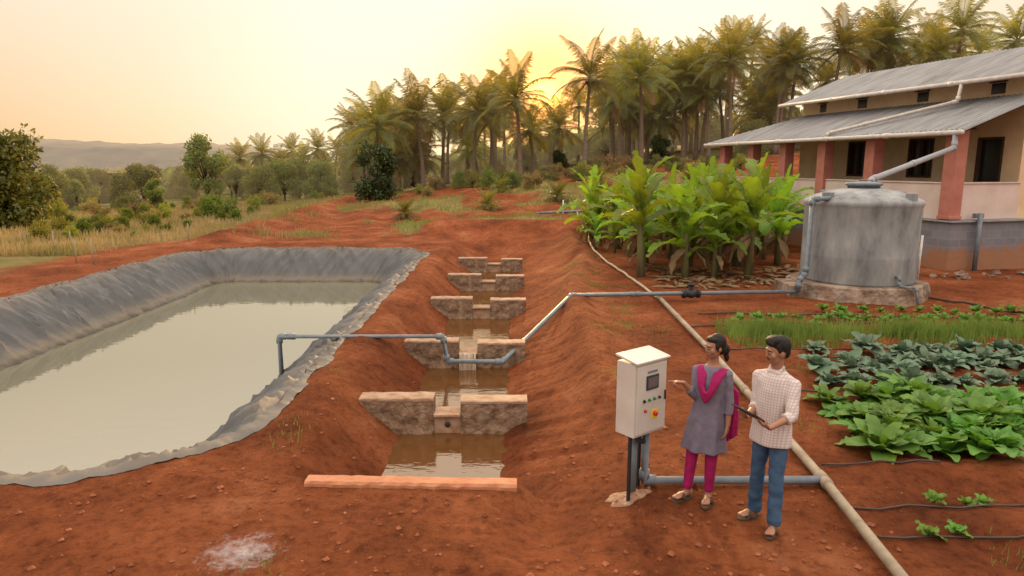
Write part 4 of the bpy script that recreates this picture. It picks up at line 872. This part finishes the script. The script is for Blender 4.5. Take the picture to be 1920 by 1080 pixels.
def mk_person(kind):
    man=kind=='man'
    if man:
        base=Vector((2.29,5.72,0)); ph=math.radians(54); k=1.71/1.74; hph=math.radians(84); lean=Vector((.02,0,0))
    else:
        base=Vector((1.80,6.16,0)); ph=math.radians(32); k=1.61/1.74; hph=math.radians(72); lean=Vector((.10,0,0))
    base.z=H(base.x,base.y)+.018
    f=Vector((-math.sin(ph),-math.cos(ph),0)); l=Vector((math.cos(ph),-math.sin(ph),0)); hf=Vector((-math.sin(hph),-math.cos(hph),-.16)).normalized(); hl=Vector((math.cos(hph),-math.sin(hph),0))
    par=OB('person',None,loc=base,label='man in white checked shirt and jeans holding a tablet' if man else 'woman in grey kurta with magenta dupatta pointing at control box',cat='person')
    J=lambda a,b_,z: l*a*k+f*b_*k+Z3*z*k+lean*(z/1.74)
    sk=MB()
    tor=[(.84,.13,.095,0),(.92,.150,.108,0),(1.04,.128,.095,.0),(1.16,.135,.10,.0),(1.28,.155,.108,.005),(1.36,.150,.095,0),(1.41,.115,.078,-.003),(1.45,.065,.056,-.005),(1.48,.054,.052,-.003),(1.56,.052,.053,.01)]
    if not man: tor=[(z,rl*.92,rf*.92,fo_) for z,rl,rf,fo_ in tor]
    sk.loft([ring(J(0,fo_,z),l,f,rl*k,rf*k) for z,rl,rf,fo_ in tor])
    hc=J(0,.025,1.632); head(sk,hc,hl,hf,k*1.06,par,man)
    if man: feet=[(J(.13,.05,.09),f*.8+l*.25),(J(-.14,-.04,.09),f*.9-l*.25)]
    else: feet=[(J(.105,.00,.09),f+l*.1),(J(-.105,.05,.09),f*.9-l*.5)]
    for (a,dv),sg in zip(feet,(1,-1)):
        hp=J(.085*sg,0,.90); kn=(hp+a)/2+f*.02; kn.z=.49*k
        sk.tube([hp,hp.lerp(kn,.5),kn,kn.lerp(a,.35),a],[.078*k,.068*k,.052*k,.052*k,.036*k],12); foot(sk,a,dv); shoe(par,Vector((a.x,a.y,-.014)),dv)
    sw=.172 if man else .150; sz=1.365
    shl=J(sw,0,sz); shr=J(-sw,0,sz); ua,fa=.275*k,.245*k
    if man:
        tb=Vector((2.00,5.47,1.14))-base
        td=Vector((-.85,-.35,.62)).normalized()
        ts=Vector((.38,-.92,0)).normalized()
        tn=ts.cross(td); tn=tn if tn.z>0 else -tn
        wl=tb+ts*.14-td*.11-Z3*.03; wr=tb-ts*.14-td*.11-Z3*.03
        el_,wl=ik(shl,wl,ua,fa,Vector((.6,-.3,-1))); er_,wr=ik(shr,wr,ua,fa,Vector((.5,.5,-1)))
    else:
        tip=Vector((1.435,6.10,1.225))-base
        pd=Vector((-.93,.0,.10)).normalized()
        wr=tip-pd*.165
        er_,wr=ik(shr,wr,ua,fa,Vector((-.1,-.2,-1)))
        wl=J(.225,.03,.82); el_,wl=ik(shl,wl,ua,fa,Vector((.4,-.1,0))-f*.6)
    for a,e,w_ in ((shl,el_,wl),(shr,er_,wr)):
        sk.tube([a-(e-a)*.03,a.lerp(e,.45),e,e.lerp(w_,.35),w_],[.042*k,.041*k,.035*k,.034*k,.024*k],12); sk.ell(a,(.046*k,)*3)
    if man:
        hand(sk,wl,td*.9-ts*.35,tn,-1,.55); hand(sk,wr,td*.9+ts*.35,tn,1,.55)
    else:
        hand(sk,wr,pd,Vector((0,-.25,-1)),-1,.5,True); hand(sk,wl,(wl-el_)+Vector((-.03,0,0)),-l,1,.35)
    OB('body',remesh(sk,.0065,1,'body'),M_skin,parent=par)
    if man:
        m=MB(); rs=[(.79,.192,.150,0),(.86,.188,.146,0),(.95,.180,.136,0),(1.06,.170,.128,.008),(1.18,.168,.124,.008),(1.29,.176,.124,.005),(1.36,.168,.112,0),(1.405,.138,.096,-.002),(1.44,.092,.078,-.005),(1.465,.070,.068,-.004),(1.475,.066,.066,-.003)]
        m.loft([ring(J(0,fo_,z)+Vector((U(-.006,.006),U(-.006,.006),0)),l,f,rl*k,rf*k,36,.045 if z<1.3 else .008,z*9,5) for z,rl,rf,fo_ in rs])
        for a,e,w_ in ((shl,el_,wl),(shr,er_,wr)):
            m.tube([a-(e-a)*.02,a.lerp(e,.25),a.lerp(e,.5),a.lerp(e,.75),e,e.lerp(w_,.25)],[.058,.060,.053,.056,.049,.050],14); m.ell(a,(.061,.061,.057)); m.tube([e.lerp(w_,.16),e.lerp(w_,.30)],[.053,.053],14)
            m.tube([J(0,-.01,1.425),a+Z3*.006],[.055,.050],12)
        m.tube([J(-.045,.066,1.445),J(-.062,.0,1.495),J(0,-.055,1.50),J(.062,.0,1.495),J(.045,.066,1.445)],[.012,.014,.016,.014,.012],8)
        m.tube([J(0,.080,1.43),J(0,.125,1.30),J(0,.136,1.10),J(0,.150,.82)],[.012,.012,.012,.012],6,flat=.6)
        sm,nt=newmat('checked_cotton'); L=nt.links.new; out=N(nt,'ShaderNodeOutputMaterial'); b=N(nt,'ShaderNodeBsdfPrincipled'); b.inputs['Roughness'].default_value=.9
        t=N(nt,'ShaderNodeTexCoord'); mp=N(nt,'ShaderNodeMapping'); mp.inputs['Rotation'].default_value=(0,0,ph); L(t.outputs['Object'],mp.inputs[0]); sx=N(nt,'ShaderNodeSeparateXYZ'); L(mp.outputs[0],sx.inputs[0]); prev=None
        for ax_ in ('X','Z'):
            q=N(nt,'ShaderNodeMath',operation='MULTIPLY'); q.inputs[1].default_value=2*math.pi/.024; L(sx.outputs[ax_],q.inputs[0]); s=N(nt,'ShaderNodeMath',operation='SINE'); L(q.outputs[0],s.inputs[0]); mr=N(nt,'ShaderNodeMapRange'); mr.inputs[1].default_value=.2; mr.inputs[2].default_value=.95; L(s.outputs[0],mr.inputs[0])
            if prev: mm=N(nt,'ShaderNodeMath',operation='MAXIMUM'); L(prev.outputs[0],mm.inputs[0]); L(mr.outputs[0],mm.inputs[1]); prev=mm
            else: prev=mr
        mx=N(nt,'ShaderNodeMix',data_type='RGBA'); L(prev.outputs[0],mx.inputs[0]); mx.inputs[6].default_value=(.58,.50,.46,1); mx.inputs[7].default_value=(.42,.34,.33,1); L(mx.outputs[2],b.inputs[0]); L(b.outputs[0],out.inputs[0])
        OB('shirt',remesh(m,.008,2),sm,parent=par)
        m=MB(); m.loft([ring(J(0,0,z),l,f,rl*k,rf*k,30) for z,rl,rf in ((.78,.145,.105),(.86,.152,.112),(.93,.150,.110),(.98,.14,.105))])
        for (a,dv),sg in zip(feet,(1,-1)):
            hp=J(.080*sg,0,.87); kn=(hp+a)/2+f*.022; kn.z=.49*k
            pts=[];rr=[]
            for q in range(17):
                t=q/16; p=hp.lerp(kn,t*2) if t<.5 else kn.lerp(a-Z3*.03,t*2-1); pts.append(p+Vector((U(-.004,.004),U(-.004,.004),0))); r0=.090-.052*t if t<.5 else .064
                rr.append(k*r0*(1+(.035*math.sin(q*2.6+sg) if t>.4 else .01*math.sin(q*2))+(.05*math.sin(q*3) if t>.85 else 0)))
            m.tube(pts,rr,18)
        OB('jeans',remesh(m,.008,2),mat('denim',(.06,.115,.20),(.025,.055,.11),scale=7,rough=.9,bump=.5,bscale=18),parent=par)
        T=OB('tablet',None,loc=base+tb,label='black tablet computer held in both hands',cat='tablet')
        Rm=Matrix((ts,td,tn)).transposed()
        m=MB(); m.box((0,0,0),(.27,.19,.012),M=Rm); OB('tablet_case',m,M_black,parent=T,smooth=False,bevel=.003)
        m=MB(); m.box(Rm@Vector((0,0,.0075)),(.24,.165,.002),M=Rm); OB('tablet_screen',m,M_dark,parent=T,smooth=False)
    else:
        M_k=mat('lilac_cotton',(.18,.16,.21),(.125,.11,.15),scale=9,rough=.9,bump=.5,bscale=14)
        m=MB(); rs=[(.545,.222,.176,.09),(.62,.213,.168,.085),(.75,.198,.154,.07),(.87,.181,.141,.055),(.96,.165,.127,.04),(1.05,.150,.115,.03),(1.15,.151,.115,.02),(1.27,.160,.124,.0),(1.345,.150,.108,.0),(1.395,.120,.088,0),(1.435,.078,.065,0)]
        m.loft([ring(J(0,.0,z),l,f,rl*k,rf*k,54,fo_,.6+z,7) for z,rl,rf,fo_ in rs])
        for s in(-1,1): m.ell(J(.060*s,.072,1.255),(.055,.048,.055))
        for a,e,w_ in ((shl,el_,wl),(shr,er_,wr)):
            m.tube([a-(e-a)*.02,a.lerp(e,.3),a.lerp(e,.6),e,e.lerp(w_,.3),e.lerp(w_,.55)],[.050,.051,.046,.044,.043,.040],14); m.ell(a,(.052,.052,.050)); m.tube([J(0,-.01,1.40),a+Z3*.004],[.050,.045],12)
        OB('kurta',remesh(m,.008,1),M_k,parent=par)
        m=MB()
        for (a,dv),sg in zip(feet,(1,-1)):
            hp=J(.085*sg,0,.88); kn=(hp+a)/2+f*.022; kn.z=.49*k
            pts=[];rr=[]
            for q in range(17):
                t=q/16; pts.append(hp.lerp(kn,t*2) if t<.5 else kn.lerp(a+Z3*.01,t*2-1)); r0=.086-.044*t if t<.5 else .064-.036*(t-.5)
                rr.append(k*r0*(1+(.035*math.sin(q*3) if t>.75 else 0)))
            m.tube(pts,rr,16)
        M_mag=mat('magenta_cotton',(.38,.012,.115),(.25,.007,.075),scale=8,rough=.85,bump=.5,bscale=18,transl=.1)
        OB('leggings',remesh(m,.008,2),M_mag,parent=par)
        m=MB()
        for q in range(8):
            o=.016*q; w1=.006*(q%2)
            pth=[J(.15-o*.3,-.14,.80+.03*q),J(.17-o*.4,-.135,1.1),J(.155-o,-.11,1.30),J(.150-o,-.02,1.432+.018*(q/8)),J(.135-o*.8,.075,1.39),J(.112-o*.65,.132+w1,1.31),J(.07-o*.3,.150+w1,1.21),J(0,.148+.004*q+w1,1.13-.020*(7-q)+.05),J(-.065+o*.3,.148+w1,1.22),J(-.10+o*.55,.128+w1,1.31),J(-.125+o*.75,.075,1.39),J(-.142+o*.8,-.02,1.432+.018*(q/8)),J(-.13+o*.5,-.10,1.33),J(-.12+o*.5,-.135,1.20)]
            Q=[]
            for i in range(len(pth)-1):
                for t in (0,.33,.66): Q.append(pth[i].lerp(pth[i+1],t))
            Q.append(pth[-1])
            for _ in range(3): Q=[Q[0]]+[(Q[i-1]+Q[i]*2+Q[i+1])/4 for i in range(1,len(Q)-1)]+[Q[-1]]
            m.tube(Q,.0135,8)
        for q in range(5):
            xx=.15+.022*q; m.tube([J(xx,-.125+.006*(q%2),1.25-.02*q),J(xx+.02,-.135+.01*(q%2),.95),J(xx+.035,-.12+.016*(q%2),.62+.02*q)],[.02,.024,.022],8)
        OB('dupatta',remesh(m,.006,1),M_mag,parent=par)
random.seed(2); mk_person('man'); mk_person('woman')
